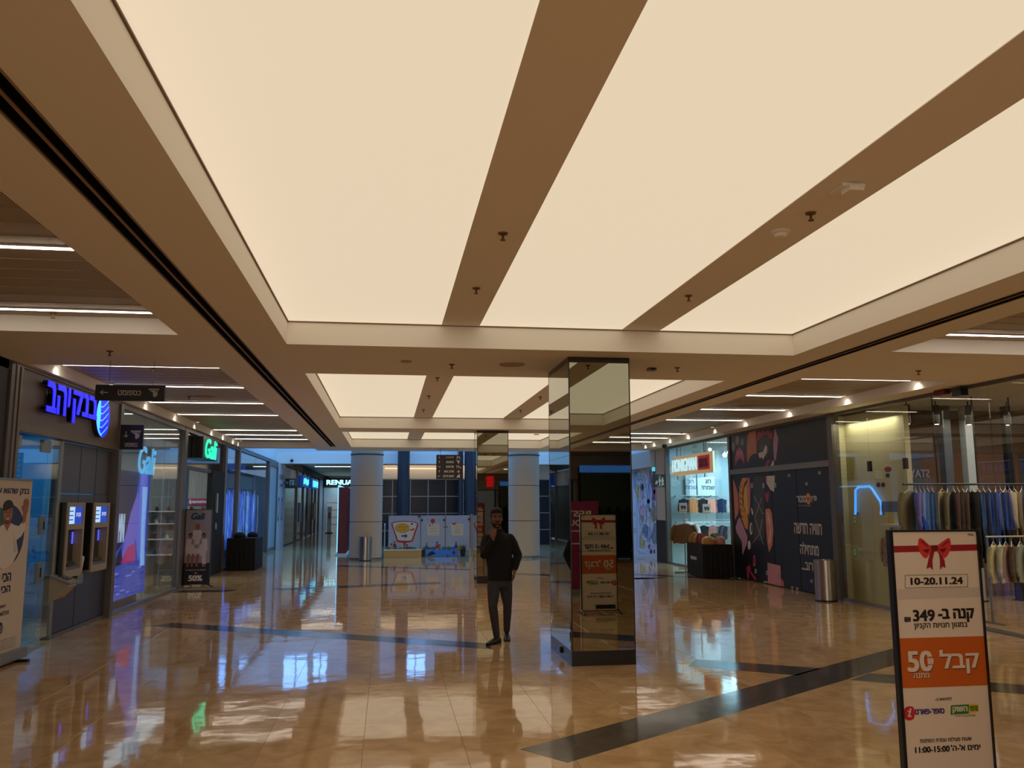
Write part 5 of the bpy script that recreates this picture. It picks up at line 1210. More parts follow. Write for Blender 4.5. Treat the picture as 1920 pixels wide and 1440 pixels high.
mfill([(290, 1280), (310, 1250), (318, 1300), (300, 1310)], 'navy', 2); mfill([(330, 1280), (345, 1250), (352, 1300), (336, 1308)], 'navy', 2); mfill([(265, 1230), (290, 1190), (300, 1220), (285, 1270)], 'magenta', 2); mfill([(282, 430), (300, 420), (312, 450), (300, 500), (285, 480)], 'mauve', 2)
mline(arc(190, 560, 62, 130, PI, 2 * PI)); mline(arc(190, 560, 50, 90, PI, 2 * PI)); mline([(128, 560), (150, 690), (165, 800), (180, 860)]); mline([(252, 560), (262, 700), (256, 800)])
mline([(165, 270), (170, 340), (150, 400), (112, 400), (108, 560), (130, 620)]); mline([(165, 270), (190, 300), (220, 280), (230, 350), (262, 400), (262, 480)]); mline(arc(162, 572, 11, 15, 0, 2 * PI, 8)); mline(arc(200, 570, 13, 15, 0, 2 * PI, 8))
mline([(188, 600), (190, 680), (215, 690), (216, 610)]); mline(arc(174, 720, 11, 18, 0, 2 * PI, 8)); mline([(180, 860), (170, 940), (185, 980), (180, 1030)]); mline(arc(215, 860, 38, 90, PI, 2 * PI)); mline([(222, 870), (250, 870), (252, 950), (224, 945), (222, 870)])
mline(arc(275, 860, 22, 50, 0, 2 * PI, 10)); mline(arc(240, 1080, 42, 100, PI * .6, 1.6 * PI)); mline([(240, 980), (262, 1000), (262, 1170), (290, 1180), (300, 1100), (290, 900), (300, 820)]); mline([(180, 1110), (178, 1240), (230, 1245), (235, 1160)])
mline([(262, 310), (290, 290), (330, 300), (355, 310), (350, 400), (330, 360), (325, 460), (312, 520), (320, 620), (318, 700)]); mline([(275, 480), (285, 430), (310, 425), (312, 490), (290, 520)]); mline([(300, 680), (325, 680), (318, 710), (330, 760), (318, 800), (290, 810), (280, 700)])
mline([(335, 640), (345, 700), (340, 780), (360, 800)]); mline([(305, 1130), (330, 1080), (340, 960), (370, 985), (370, 1190), (330, 1240), (302, 1220)]); mline([(290, 1290), (305, 1255), (320, 1290), (305, 1312), (288, 1300)]); mline([(170, 1270), (172, 1300), (235, 1305)]); mline([(310, 870), (340, 850), (350, 800)]); mline([(110, 850), (122, 850), (122, 880), (108, 880)]); mline([(110, 1030), (132, 1030), (135, 1070), (118, 1075), (110, 1045)])
random.seed(31)
for k in range(26):
    cx_, cy2 = random.uniform(165, 350), random.uniform(330, 1230); rx_, ry_ = random.uniform(10, 30), random.uniform(25, 70); a0 = random.uniform(0, 6)
    mline(arc(cx_, cy2, rx_, ry_, a0, a0 + random.uniform(2.2, 5), 7), 'line', 2.6)
for k in range(9):
    cx_, cy2 = random.uniform(180, 345), random.uniform(380, 1220); mfill(arc(cx_, cy2, random.uniform(9, 20), random.uniform(20, 50), 0, 5.9, 8), random.choice(('pink', 'blue', 'mauve', 'grey', 'brown')))
P.art([mp(*k) for k in ((142, 700), (146, 700), (150, 1290), (146, 1290))], MC['grey'], 1, 'panel_joint')
t = thing('exit_sign', 'small glowing cyan exit sign high in the passage by the mural', 'sign', onX(1232, 873, 8.74))
p = onX(1232, 875, 8.74); part('case', MB().box(8.64, 8.745, p.y - .25, p.y + .25, p.z - .14, p.z + .14), mat('cyan_exit_glow', (20, 40, 40), .4, emit=(90, 210, 220), es=.9), t); part('mount', MB().box(8.68, 8.72, p.y - .05, p.y + .05, p.z + .14, 2.98), M_FRAME, t)

# ================================================================== fashion shop (right foreground glass)
gf = thing('clothing_shop_front', 'tall frameless glass front of the right clothing shop', 'shopfront', (XR, 11, 0))
JY = [15.27, 14.13, 13.06, 12.02, 10.98, 9.90, 8.80, 7.70, 6.60, 5.5]
for y1, y0 in zip(JY, JY[1:]): part('pane', MB().box(XR, XR + .014, y0 + .006, y1 - .006, .05, 3.46), glass('front_glass_right', (.90, .92, .88), .95), gf)
part('floor_channel', MB().box(XR - .02, XR + .04, 5.5, 15.28, 0, .05), M_ALU, gf); part('head_channel', MB().box(XR - .02, XR + .04, 5.5, 15.28, 3.46, H), M_FRAME, gf)
for (y, z) in ((14.13, 2.44), (13.06, 2.44)): part('glass_clamp', MB().box(XR - .02, XR + .03, y - .04, y + .04, z - .09, z + .09), M_BLACK, gf)
M_GST = mat('green_sticker', (60, 130, 80), .5); M_GSTI = mat('sticker_fill', (170, 180, 150), .5)
P = Plane((XR, 15.3, 0), UR, VZ, gf)
for py in (974, 1035):
    p = onX(1603.5, py, XR); P.art(ell((15.3 - p.y, p.z), .075, .085, 20), M_GST, 1, 'sticker'); P.art(ell((15.3 - p.y, p.z), .055, .064, 20), M_GSTI, 2, 'sticker_fill'); P.art([(15.3 - p.y - .02, p.z - .03), (15.3 - p.y + .025, p.z), (15.3 - p.y - .01, p.z + .035)], M_GST, 3, 'sticker_mark')
struct('wall_right_6', MB().box(12.8, 12.9, 5.4, 15.4, 0, 3.6), mat('taupe_wall', (104, 92, 84), .6))
struct('wall_right_7', MB().box(XR, 14, 5.35, 5.45, 0, 3.6), M_DARKW)
cw = struct('wall_display_bay', MB().box(8.70, 8.80, 13.42, 15.33, 0, 3.45).box(8.5, 8.80, 15.34, 15.41, 0, 3.45), mat('cream_lit_panel', (214, 206, 172), .6), 'cream panel wall just behind the shop glass')
CPl = Plane((8.70, 15.4, 0), UR, VZ, cw)
def cp(px, py): p = onX(px, py, 8.70); return (15.4 - p.y, p.z)
t = cw
def crect(x0, y0, x1, y1, m_, nm): CPl.art([cp(x0, y0), cp(x0, y1), cp(x1, y1), cp(x1, y0)][::-1], m_, 1, nm)
crect(1575, 858, 1602, 902, mat('faint_olive_sheet', (176, 166, 120), .6), 'notice_sheet'); crect(1653, 940, 1688, 960, M_FRAME, 'grey_cover_plate'); crect(1641, 882, 1655, 898, M_WHITE, 'white_box'); crect(1661, 888, 1668, 895, M_BLACK, 'black_box')
CPl.art([cp(*q) for q in ell((1665, 880), 7, 5, 16)], mat('alarm_red', (150, 30, 28), .5), 1, 'fire_alarm_disc'); crect(1639, 902, 1664, 917, mat('picto_white', (206, 196, 180), .6), 'pictogram_sheet')
for x in (1647, 1656): CPl.art([cp(*q) for q in ell((x, 909), 4, 5, 14)], MATS['alarm_red'], 2, 'pictogram_disc'); CPl.art([cp(*q) for q in ell((x, 909), 2.6, 3.4, 12)], M_BLACK, 3, 'pictogram_mark')
crect(1666, 961, 1677, 985, mat('yellow_card', (216, 176, 50), .5), 'yellow_card')
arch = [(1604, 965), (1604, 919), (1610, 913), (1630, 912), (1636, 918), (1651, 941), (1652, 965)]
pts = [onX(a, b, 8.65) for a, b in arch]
t = thing('glowing_arch', 'glowing blue arch outline on the cream panel behind the shop glass', 'light', (8.9, 15, 1.5))  # arch mirrored in the glass, built as emissive tube with invented brackets
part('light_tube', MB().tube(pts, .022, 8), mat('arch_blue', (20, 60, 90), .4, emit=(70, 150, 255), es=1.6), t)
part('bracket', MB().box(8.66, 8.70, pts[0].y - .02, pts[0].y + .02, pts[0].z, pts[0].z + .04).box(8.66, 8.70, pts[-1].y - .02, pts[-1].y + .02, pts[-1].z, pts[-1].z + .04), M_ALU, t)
p = onX(1680, 985, 8.62)
t = thing('wall_shelf', 'small white shelf on the cream panel behind the sign stand', 'shelf', (8.62, p.y, p.z)); part('board', MB().box(8.52, 8.70, p.y - .3, p.y + .3, p.z - .02, p.z + .02), M_WHITE, t); part('bracket', MB().box(8.66, 8.70, p.y - .02, p.y + .02, p.z - .16, p.z - .02), M_WHITE, t)
# rails and clothes
YR = 13.28
ra, rb_ = onY(1693, 911, YR), onY(1935, 905, YR)
t = thing('clothes_rail', 'long dark clothes rail behind the right shop glass', 'rail', ((ra.x + rb_.x) / 2, YR, 2.0))
zr = (ra.z + rb_.z) / 2
part('rail', MB().cyl((YR, zr), .018, ra.x, rb_.x + 1.2, 10, axis='x'), M_BLACK, t)
for px in (1760, 1835, 1905): q = onY(px, 900, YR); part('hanger_rod', MB().cyl((q.x, YR + .03), .012, zr, 3.6, 8), M_BLACK, t)
random.seed(4)
items = [(1704, 'olive sweater', (128, 118, 92), .72), (1716, 'violet printed top', (128, 116, 190), .78), (1724, 'grey striped top', (130, 134, 156), .6), (1731, 'blue denim shirt', (70, 98, 160), .95), (1739, 'dark green top', (52, 62, 54), .9), (1747, 'charcoal top', (56, 54, 56), .9),
         (1766, 'long khaki coat', (160, 138, 92), 1.25), (1776, 'olive coat', (120, 106, 66), 1.25), (1787, 'plum jacket', (76, 52, 54), 1.05), (1795, 'dark brown jacket', (56, 38, 36), 1.15), (1804, 'chocolate coat', (70, 50, 44), 1.2), (1813, 'black coat', (24, 22, 26), 1.3), (1823, 'black dress', (18, 18, 22), 1.35), (1833, 'black blouse', (26, 26, 32), 1.2), (1843, 'black velvet top', (20, 18, 24), 1.3), (1853, 'midnight black coat', (16, 16, 24), 1.35),
         (1866, 'navy top with buttons', (34, 50, 110), 1.15), (1875, 'dark navy top', (24, 32, 66), 1.0), (1884, 'grey jacket', (124, 112, 100), .85), (1892, 'beige jacket', (168, 150, 118), .8), (1901, 'taupe jacket', (110, 96, 84), .9), (1915, 'dark olive coat', (80, 74, 64), 1.2), (1926, 'dark grey coat', (62, 58, 58), 1.2)]
for k, (px, n, c, L) in enumerate(items):
    q = onY(px, 908, YR)
    hang('hanging_garment', cm(n.replace(' ', '_'), c), (q.x, YR, zr - .04), math.radians({0: 32, 6: 38, 7: 50, 11: 45, 16: 50, 18: 40, 21: 42}.get(k, 64)), '%s hanging on the dark rail behind the right shop glass' % n, 'clothes on the dark rail', seed=k, w_=.56, L=L * .92, T=.04)
# second, lower rail nearer
t = thing('clothes_rail', 'low steel clothes rail with cream jackets behind the sign stand', 'rail', (9.6, 12.0, 0))
zl = 1.28
part('rail', MB().cyl((12.0, zl), .014, 9.0, 10.6, 10, axis='x'), M_ALU, t)
for x in (9.02, 10.58): part('upright', MB().box(x - .015, x + .015, 11.985, 12.015, 0, zl), M_ALU, t); part('foot', MB().box(x - .02, x + .02, 11.75, 12.25, 0, .02), M_ALU, t)
for k, (px, n, c) in enumerate(((1862, 'cream satin jacket', (206, 192, 146)), (1874, 'white pleated top', (196, 190, 176)), (1885, 'rose beige jacket', (160, 122, 104)), (1896, 'brown cardigan', (98, 76, 64)), (1912, 'pale green top', (150, 152, 138)), (1930, 'grey knit', (110, 106, 104)))):
    q = onY(px, 1010, 12.0)
    hang('hanging_garment', cm(n.replace(' ', '_'), c), (max(9.08, q.x), 12.0, zl - .04), math.radians(40 + 10 * (k % 2)), '%s on the low rail behind the sign stand' % n, 'clothes on the low rail', seed=k + 30, w_=.42, L=.55, T=.05)
q = onX(1662, 1000, 8.6)
hang('hanging_garment', mat('floral_fabric', (170, 140, 124), .9, noise=.4, nscale=14), (8.60, q.y, q.z + .02), math.radians(82), 'floral blouse hanging under the white shelf left of the sign stand', 'single blouse', seed=50, w_=.34, L=.5, T=.04)
t = thing('garment_hook', 'steel hook holding the floral blouse on the cream panel', 'hook', (8.9, q.y, q.z)); part('arm', MB().box(8.59, 8.70, q.y - .006, q.y + .006, q.z + .05, q.z + .062), M_ALU, t); part('plate', MB().box(8.69, 8.70, q.y - .03, q.y + .03, q.z + .02, q.z + .10), M_ALU, t)
# back wall details, posts and ceiling fittings
for k, (x0, px0, px1, m_, lab) in enumerate(((0, 1817, 1832, mat('pale_post', (170, 180, 196), .4), 'tall pale post behind the clothes in the right shop'), (0, 1893, 1903, M_BLACK, 'tall black post behind the clothes near the right edge'), (0, 1775, 1790, mat('slate_post', (74, 80, 96), .4), 'slate coloured post behind the khaki coat'))):
    a, b = onY(px0, 900, 14.6), onY(px1, 900, 14.6)
    t = thing('post', lab, 'post', ((a.x + b.x) / 2, 14.6, 0)); part('shaft', MB().box(a.x, b.x, 14.6, 14.6 + (b.x - a.x), 0, 3.6), m_, t); part('base_plate', MB().box(a.x - .03, b.x + .03, 14.57, 14.63 + (b.x - a.x), 0, .02), M_BLACK, t)
for k, (px, py) in enumerate(((1700, 768), (1754, 762), (1815, 770), (1885, 735))):
    q = onY(px, py, 13.9); 
    t = thing('ceiling_spotlight_tube', 'dark cylindrical spotlight on the right shop ceiling, %s from the left' % O2[k], 'spotlight', (q.x, 13.9, 3.3), group='tube spotlights in the right shop')
    part('body', MB().cyl((q.x, 13.9), .055, 3.18, 3.52, 16), M_BLACK, t); part('stem', MB().cyl((q.x, 13.9), .012, 3.5, 3.6, 8), M_BLACK, t); part('lens', MB().cyl((q.x, 13.9), .035, 3.172, 3.18, 14), mat('lens_glow', (60, 60, 60), .4, emit=(255, 240, 215), es=4), t)
bw = Plane((9, 15.42, 0), (1, 0, 0), (0, 0, 1), bpy.data.objects['wall_right_2'])
for (a, b, c) in ((.0, 1.3, (80, 82, 92)), (1.34, 2.2, (110, 78, 54)), (2.24, 3.4, (116, 84, 60)), (3.44, 4.9, (72, 74, 84))): bw.rect(a + .01, b, .1, 2.75, mat('wall_panel_%d' % int(a * 10), c, .5), 1, 'wall_panel')
q1, q2 = onY(1724, 888, 15.41), onY(1885, 885, 15.41)
text(bpy.data.objects['wall_right_2'], 'STAY', (q1.x, 15.405, q1.z), (-1, 0, 0), (0, 0, 1), .16, mat('faint_lilac_lettering', (150, 146, 190), .5), wdt=.42, bold=.03, thick=-.004)
p = onZ(1800, 722, 3.45)
t = thing('alarm_bracket', 'small red device with black camera on the soffit over the right shop glass', 'camera', (8.38, p.y, 3.45))
part('red_unit', MB().box(8.32, 8.42, 11.75, 12.0, 3.43, H), mat('dark_red_plastic', (110, 30, 26), .5), t); part('camera_body', MB().box(8.30, 8.42, 11.35, 11.55, 3.36, 3.46), M_BLACK, t); part('arm', MB().box(8.35, 8.38, 11.4, 11.8, 3.46, 3.49), M_BLACK, t)
# ================================================================== play area, hanging directory, stands
M_PLAY = mat('pale_blue_play_panel', (178, 184, 204), .45)
pg = thing('play_area_fence', 'pale printed play area panels behind the man', 'fence', (1.5, 30.3, 0))
PX = [(.05, 1.15), (1.17, 2.01), (2.03, 2.88)]
for k, (a, b) in enumerate(PX): part('panel', MB().box(a, b, 30.3, 30.34, .2, 1.41), M_PLAY, pg)
part('side_panel', MB().box(-.10, -.06, 30.35, 32.3, .0, 1.1), M_PLAY, pg); part('panel', MB().box(2.98, 3.9, 30.3, 30.34, .2, 1.41), M_PLAY, pg)
for x in (1.152, 2.012): part('joint_post', MB().box(x, x + .018, 30.29, 30.35, .2, 1.43), M_FRAME, pg)
part('end_post', MB().box(2.90, 2.97, 30.27, 30.37, 0, 1.45), M_ALU, pg)
for (x, z) in ((1.1, 1.38), (1.2, 1.25), (1.97, 1.25), (2.84, 1.27)): part('clamp', MB().box(x - .03, x + .03, 30.26, 30.3, z - .03, z + .03), M_BLACK, pg)
P = Plane((0, 30.3, 0), (1, 0, 0), (0, 0, 1), pg)
def pq(x, y): q = onY(720 + x / 10.667, 950 + y / 10.667, 30.3); return (q.x, q.z)
PC = {k: mat('play_' + k, v, .5) for k, v in dict(red=(196, 36, 44), white=(226, 214, 200), yellow=(228, 176, 40), blue=(40, 66, 150), note=(222, 206, 180), ink=(70, 44, 44), green=(70, 120, 96), lime=(130, 160, 60), sea=(60, 120, 176), skin=(206, 150, 126), maroon=(130, 40, 70), dark=(40, 34, 46), orange=(226, 140, 40), brown=(110, 70, 50)).items()}
def part_(pts, c, l=1): P.art([pq(*k) for k in pts], PC[c], l, 'print')
part_(smooth([(145, 350), (180, 310), (300, 290), (420, 285), (560, 290), (650, 315), (688, 355), (640, 500), (590, 650), (560, 700), (420, 722), (270, 705), (240, 640), (190, 480)], 3), 'red')
part_(smooth([(172, 350), (200, 325), (300, 308), (420, 302), (560, 306), (640, 330), (660, 355), (610, 500), (560, 640), (535, 675), (420, 680), (285, 670), (265, 620), (215, 480)], 3), 'white', 2)
part_([(385, 715), (440, 715), (418, 805), (398, 805)], 'red'); part_(ell((370, 430), 145, 90, 26), 'maroon', 3); part_(ell((370, 430), 137, 82, 26), 'yellow', 4)
part_([(500, 370), (545, 375), (560, 330), (590, 350), (580, 400), (550, 410), (590, 420), (612, 460), (540, 475), (500, 450)], 'white', 4); part_([(505, 470), (600, 430), (612, 462), (545, 478)], 'red', 5); part_(ell((560, 345), 18, 20, 12), 'dark', 5)
a, b = pq(385, 405); P.text('מסעדת ילדים', a, b, .05, PC['red'], wdt=.30, rtl=True, layer=5); a, b = pq(390, 455); P.text('תפריט', a, b, .03, PC['red'], rtl=True, layer=5)
part_([(350, 570), (420, 570), (420, 540), (475, 585), (420, 632), (420, 602), (350, 602)], 'blue', 3)
for (x0, bl) in ((862, 1), (1340, 0)):
    part_([(x0, 340), (x0 + 250, 340), (x0 + 246, 580), (x0 + 6, 580)], 'note')
    for k, w_ in enumerate((200, 210)) if bl else enumerate((120, 140, 200)):
        a, b = pq(x0 + 126, (435 + k * 55) if bl else (400 + k * 55)); P.text(('נא לשמור על הניקיון', 'ועל בטיחות הילדים')[k] if bl else ('נא לחלוץ', 'נעליים לפני', 'הכניסה למתחם')[k], a, b, .028, PC['ink'], wdt=w_ / 1000, rtl=True, layer=2, bold=.01)
part_(ell((975, 285), 45, 45, 18), 'red', 2); part_([(970, 325), (980, 325), (977, 385), (973, 385)], 'maroon', 3)
part_([(1345, 310), (1380, 330), (1420, 330), (1435, 300), (1445, 320), (1430, 350), (1390, 368), (1365, 345)], 'red', 2)
part_(ell((918, 375), 16, 14, 10), 'dark', 2); part_(ell((880, 255), 12, 6, 8), 'dark'); part_(ell((1235, 405), 50, 8, 12), 'dark', 2)
random.seed(9)
for k, (x, y, c, c2) in enumerate(((150, 745, 'dark', 'skin'), (212, 700, 'brown', 'maroon'), (320, 860, 'orange', 'lime'), (460, 765, 'dark', 'maroon'), (850, 730, 'lime', 'green'), (1062, 715, 'dark', 'red'), (1110, 765, 'maroon', 'lime'), (1440, 715, 'maroon', 'blue'), (1590, 790, 'brown', 'maroon'))):
    part_([(x - 35, y + 110), (x - 20, y + 35), (x + 20, y + 35), (x + 45, y + 110)], c2, 3); part_(ell((x, y + 20), 20, 22, 12), 'skin', 4); part_(ell((x, y + 5), 22, 15, 12), c, 5)
for k in range(16):
    x = 110 + k * 100 + random.uniform(-20, 20)
    if 690 < x < 770 or x > 1620: continue
    part_(ell((x, 835), random.uniform(40, 60), random.uniform(28, 42), 12), ('green', 'sea', 'lime', 'sea')[k % 4], 2)
part_(ell((1495, 825), 30, 38, 14), 'orange', 4)
t = thing('low_platform', 'beige box platform in front of the chicken sign panel', 'platform', (.55, 29.9, 0))
part('body', MB().box(-.09, 1.17, 29.6, 30.27, 0, .245), mat('beige_laminate', (206, 168, 110), .5), t); part('top_edge', MB().box(-.10, 1.18, 29.59, 30.27, .245, .262), mat('beige_edge', (216, 190, 140), .5), t)
t = thing('blue_base_board', 'bright blue printed base board under the play panels', 'board', (2.0, 30.2, 0))
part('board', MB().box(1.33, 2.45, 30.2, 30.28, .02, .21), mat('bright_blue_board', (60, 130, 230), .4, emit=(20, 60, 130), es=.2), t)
Pb = Plane((1.33, 30.2, .02), (1, 0, 0), (0, 0, 1), t); Pb.art([(.03, 0), (.12, .1), (.2, .17), (.27, .16), (.36, .08), (.28, .05), (.15, .01)], PC['dark']); Pb.art([(.68, .01), (.72, .03), (.8, .03), (.82, .01)], PC['dark']); Pb.art(ell((.98, .11), .06, .07, 12), PC['maroon'], 1); Pb.art(ell((.98, .12), .035, .045, 12), PC['blue'], 2)
t = thing('dark_crate', 'dark green block at the left of the blue base board', 'crate', (1.25, 30.2, 0)); part('body', MB().box(1.18, 1.32, 30.15, 30.28, 0, .22), mat('dark_green_plastic', (26, 40, 40), .5), t); part('lid', MB().box(1.175, 1.325, 30.145, 30.285, .22, .235), MATS['dark_green_plastic'], t)
t = thing('plant_pot', 'dark blue plant pot at the right end of the play panels', 'pot', (2.62, 30.15, 0)); part('pot', MB().lathe((2.62, 30.12), [(.07, 0), (.1, .21), (.11, .215), (.11, .235), (.09, .235)], 18), mat('navy_pot', (24, 30, 50), .5), t)
lf = MB()
for k in range(16): a = k * 2.4; lf.add([(2.62, 30.12, .22), (2.62 + .08 * math.cos(a + .3), 30.12 + .06 * math.sin(a + .3), .32), (2.62 + .14 * math.cos(a), 30.12 + .10 * math.sin(a), .36 + .03 * (k % 3)), (2.62 + .08 * math.cos(a - .3), 30.12 + .06 * math.sin(a - .3), .32)], [(0, 1, 2, 3)])
o = part('leaves', lf, mat('leaf_green', (90, 120, 60), .6), t)
t = thing('yellow_post', 'short yellow post beside the far mirrored column', 'post', (2.86, 30.0, 0)); part('post', MB().box(2.83, 2.88, 30.0, 30.05, 0, .25), MATS['beige_laminate'], t); part('cap', MB().box(2.82, 2.89, 29.99, 30.06, .25, .262), MATS['beige_edge'], t)
# hanging directory
hd = thing('directory_sign', 'hanging dark directory sign with five rows of arrows and pictograms', 'sign', (1.9, 26.6, 2.57))
part('board', MB().box(1.48, 2.27, 26.6, 26.66, 2.575, 3.32), mat('directory_brown', (50, 38, 38), .5), hd)
for x in (1.6, 2.13): part('hanger', MB().box(x, x + .012, 26.62, 26.635, 3.32, H), M_BLACK, hd)
P = Plane((1.48, 26.6, 2.575), (1, 0, 0), (0, 0, 1), hd)
for k, (tx, rot) in enumerate((('למשחקייה', -PI / 2), ('כספומט', PI / 2), ('שירותים', 0), ('מרכב טופ', PI / 2), ('יציאת חירום', PI))):
    b = .665 - k * .145; arrow(P, .09, b, .042, rot, M_TEXTW, wd=.16); P.text(tx, .54, b, .065, M_TEXTW, wdt=(.26, .24, .24, .30, .33)[k], rtl=True, align='r', bold=.03)
    x = .68
    if k == 0: P.rect(x - .05, x - .01, b - .04, b + .04, M_TEXTW); P.art([(x, b + .04), (x + .03, b + .04), (x + .08, b - .04), (x + .03, b - .03)], M_TEXTW)
    elif k == 1: atm_icon(P, x - .01, b + .01, .11, M_TEXTW)
    elif k == 2: person_icon(P, x - .04, b, .1, M_TEXTW); person_icon(P, x + .02, b, .1, M_TEXTW); P.art(ell((x + .07, b - .03), .02, .02, 8), M_TEXTW)
    elif k == 3: P.art(ell((x + .01, b + .035), .014, .014, 8), M_TEXTW); P.art([(x - .06, b - .02), (x + .02, b + .02), (x + .06, b + .0), (x + .02, b - .005), (x + .03, b - .05), (x + .01, b - .05), (x - .01, b - .01)], M_TEXTW)
    else: P.rect(x, x + .05, b - .05, b + .05, M_TEXTW); P.art([(x - .06, b - .04), (x - .02, b + .02), (x + .0, b + .02), (x - .02, b - .045)], M_TEXTW)

# ---- double sided promotional stand (front right)
M_SHEET = mat('stand_white_sheet', (222, 206, 190), .5); M_ORG = mat('stand_orange', (196, 92, 18), .5); M_RIB_ = mat('ribbon_red', (150, 18, 30), .5); M_RIBL = mat('ribbon_light_red', (206, 50, 48), .5); M_RIBD = mat('ribbon_dark_red', (104, 10, 24), .5); M_PURP = mat('purple_ink', (70, 40, 120), .5); M_RED2 = mat('logo_red', (196, 24, 40), .5); M_GRN = mat('logo_green', (40, 120, 50), .5); M_YEL = mat('logo_yellow', (226, 186, 30), .5); M_GREYS = mat('sheet_grey_patch', (200, 186, 174), .5); M_KK = mat('stand_black_ink', (26, 18, 18), .5)
st = thing('promotional_stand', 'tall white and orange promotional sign stand with red bow, front right', 'sign', (3.515, 5.18, 0), 0)
hw, zb, zt = .297, .05, 1.612
part('core_board', MB().box(-hw, hw, -.008, .008, zb, zt), M_SHEET, st, world=False)
for s in (-1, 1): part('frame_side', MB().box(s * hw - (.022 if s < 0 else 0), s * hw + (.010 if s > 0 else 0), -.022, .022, .02, zt + .012), M_BLACK, st, world=False)
part('frame_top', MB().box(-hw, hw, -.014, .014, zt, zt + .012), M_BLACK, st, world=False); part('frame_bottom', MB().box(-hw, hw, -.014, .014, zb - .012, zb), M_BLACK, st, world=False)
for s in (-1, 1): part('foot', MB().tube([(s * (hw + .01), -.26, .014), (s * (hw + .01), -.02, .06), (s * (hw + .01), .02, .06), (s * (hw + .01), .26, .014)], .013, 8), M_BLACK, st, world=False)
def face(P):
    # crop coordinates of the sheet: x 120..625 top, y 50..1440 -> a, b
    S = 2 * hw / 505.0
    def q(x, y): return ((x - 372) * S, zt - (y - 50) * S * .885)
    def A(pts, m, l=1, nm='print'):
        full = min(k[0] for k in pts) < 150
        P.art([q(k[0] - (0 if full else (k[1] - 50) * .061), k[1]) for k in pts], m, l, nm)
    def T(s, x, y, h, m, w_=None, l=1, rtl=True, bold=.02):
        a, b = q(x - (y - 50) * .061, y); P.text(s, a, b, h * S * .93, m, wdt=None if w_ is None else w_ * S, rtl=rtl, layer=l, bold=bold)
    A([(120, 135), (624, 130), (624, 168), (120, 174)], M_RIB_, 1)
    A(smooth([(372, 150), (340, 130), (300, 92), (280, 95), (277, 140), (290, 180), (320, 212), (345, 185), (362, 165)], 3), M_RIBL, 2); A(smooth([(372, 150), (410, 120), (455, 90), (468, 100), (472, 140), (455, 190), (430, 212), (400, 185), (385, 165)], 3), M_RIBL, 2)
    A([(352, 165), (372, 170), (360, 225), (362, 283), (345, 265), (325, 275), (338, 215)], M_RIB_, 3); A([(398, 170), (412, 190), (432, 225), (438, 272), (420, 262), (406, 283), (406, 220)], M_RIB_, 3)
    A([(300, 160), (345, 155), (330, 180)], M_RIBD, 4); A([(400, 158), (445, 150), (425, 180)], M_RIBD, 4); A(ell((373, 150), 22, 18, 14), M_RIBD, 5); A([(290, 110), (300, 100), (340, 140), (330, 142)], M_RIB_, 4); A([(455, 100), (462, 112), (420, 142), (410, 138)], M_RIB_, 4)
    T('בס"ד', 592, 70, 14, M_KK, 36)
    for (x0, y0, x1, y1) in ((198, 312, 572, 314), (198, 388, 572, 390), (198, 312, 200, 390), (570, 312, 572, 390)): A([(x0, y0), (x1, y0), (x1, y1), (x0, y1)], M_KK, 1)
    T('10-20.11.24', 386, 350, 42, M_KK, 312, rtl=False, bold=.04)
    A([(136, 396), (622, 392), (622, 450), (136, 455)], M_GREYS, 1)
    T('קנה ב-', 500, 560, 80, M_KK, 216, bold=.05); T('349', 308, 556, 66, M_KK, 130, rtl=False, bold=.035); T('₪', 212, 577, 28, M_KK, 36, rtl=False, bold=.03)
    T('במגוון חנויות הקניון', 408, 621, 38, M_KK, 316)
    def O(y0, y1): A([(117, y0), (627, y0), (627, y1), (117, y1)], M_ORG, 1)
    O(688, 980)
    for dx, dy, m_, l in ((4, 5, M_RIBD, 2), (0, 0, M_SHEET, 3)):
        T('קבל', 515 + dx, 835 + dy, 138, m_, 232, l, bold=.03); T('50', 282 + dx, 825 + dy, 118, m_, 150, l, rtl=False, bold=.035); T('מתנה', 290 + dx * .5, 908 + dy * .5, 28, m_, 92, l, bold=.02)
    A(ell((340, 825), 26, 26, 16), M_ORG, 4); T('₪', 342, 826, 34, M_SHEET, 34, 5, rtl=False, bold=.04)
    T('למימוש ב-', 418, 1050, 18, M_KK, 98)
    A(smooth([(195, 1095), (244, 1092), (246, 1158), (198, 1160)], 4), M_RED2, 1); T('Z', 220, 1128, 34, M_SHEET, 22, 2, rtl=False, bold=.06); A(ell((226, 1103), 6, 6, 8), M_SHEET, 2)
    T('סופר-פארם', 338, 1120, 30, M_PURP, 172, bold=.05)
    A([(462, 1090), (568, 1088), (566, 1142), (460, 1144)], M_GRN, 1); A([(570, 1088), (668, 1084), (666, 1132), (568, 1140)] if False else [(570, 1088), (624, 1086), (622, 1134), (568, 1140)], M_YEL, 1)
    T('השוק', 514, 1118, 38, M_SHEET, 90, 2, bold=.05); T('מחסני', 596, 1112, 30, M_GRN, 50, 2, bold=.05); T('ממותגים בכל מחיר', 545, 1152, 13, M_KK, 120, bold=0)
    T('שעות פעילות עמדת המתנות', 430, 1285, 24, M_KK, 300, bold=.02); T("ימים א'-ה'", 545, 1335, 34, M_KK, 172, bold=.03); T('11:00-15:00', 352, 1338, 34, M_KK, 200, rtl=False, bold=.04)
    A([(232, 1465), (520, 1465), (520, 1530), (232, 1530)], M_KK, 1)
P = Plane((0, -.008, 0), (1, 0, 0), (0, 0, 1), st, world=False); face(P)
P = Plane((0, .008, 0), (-1, 0, 0), (0, 0, 1), st, world=False); face(P)
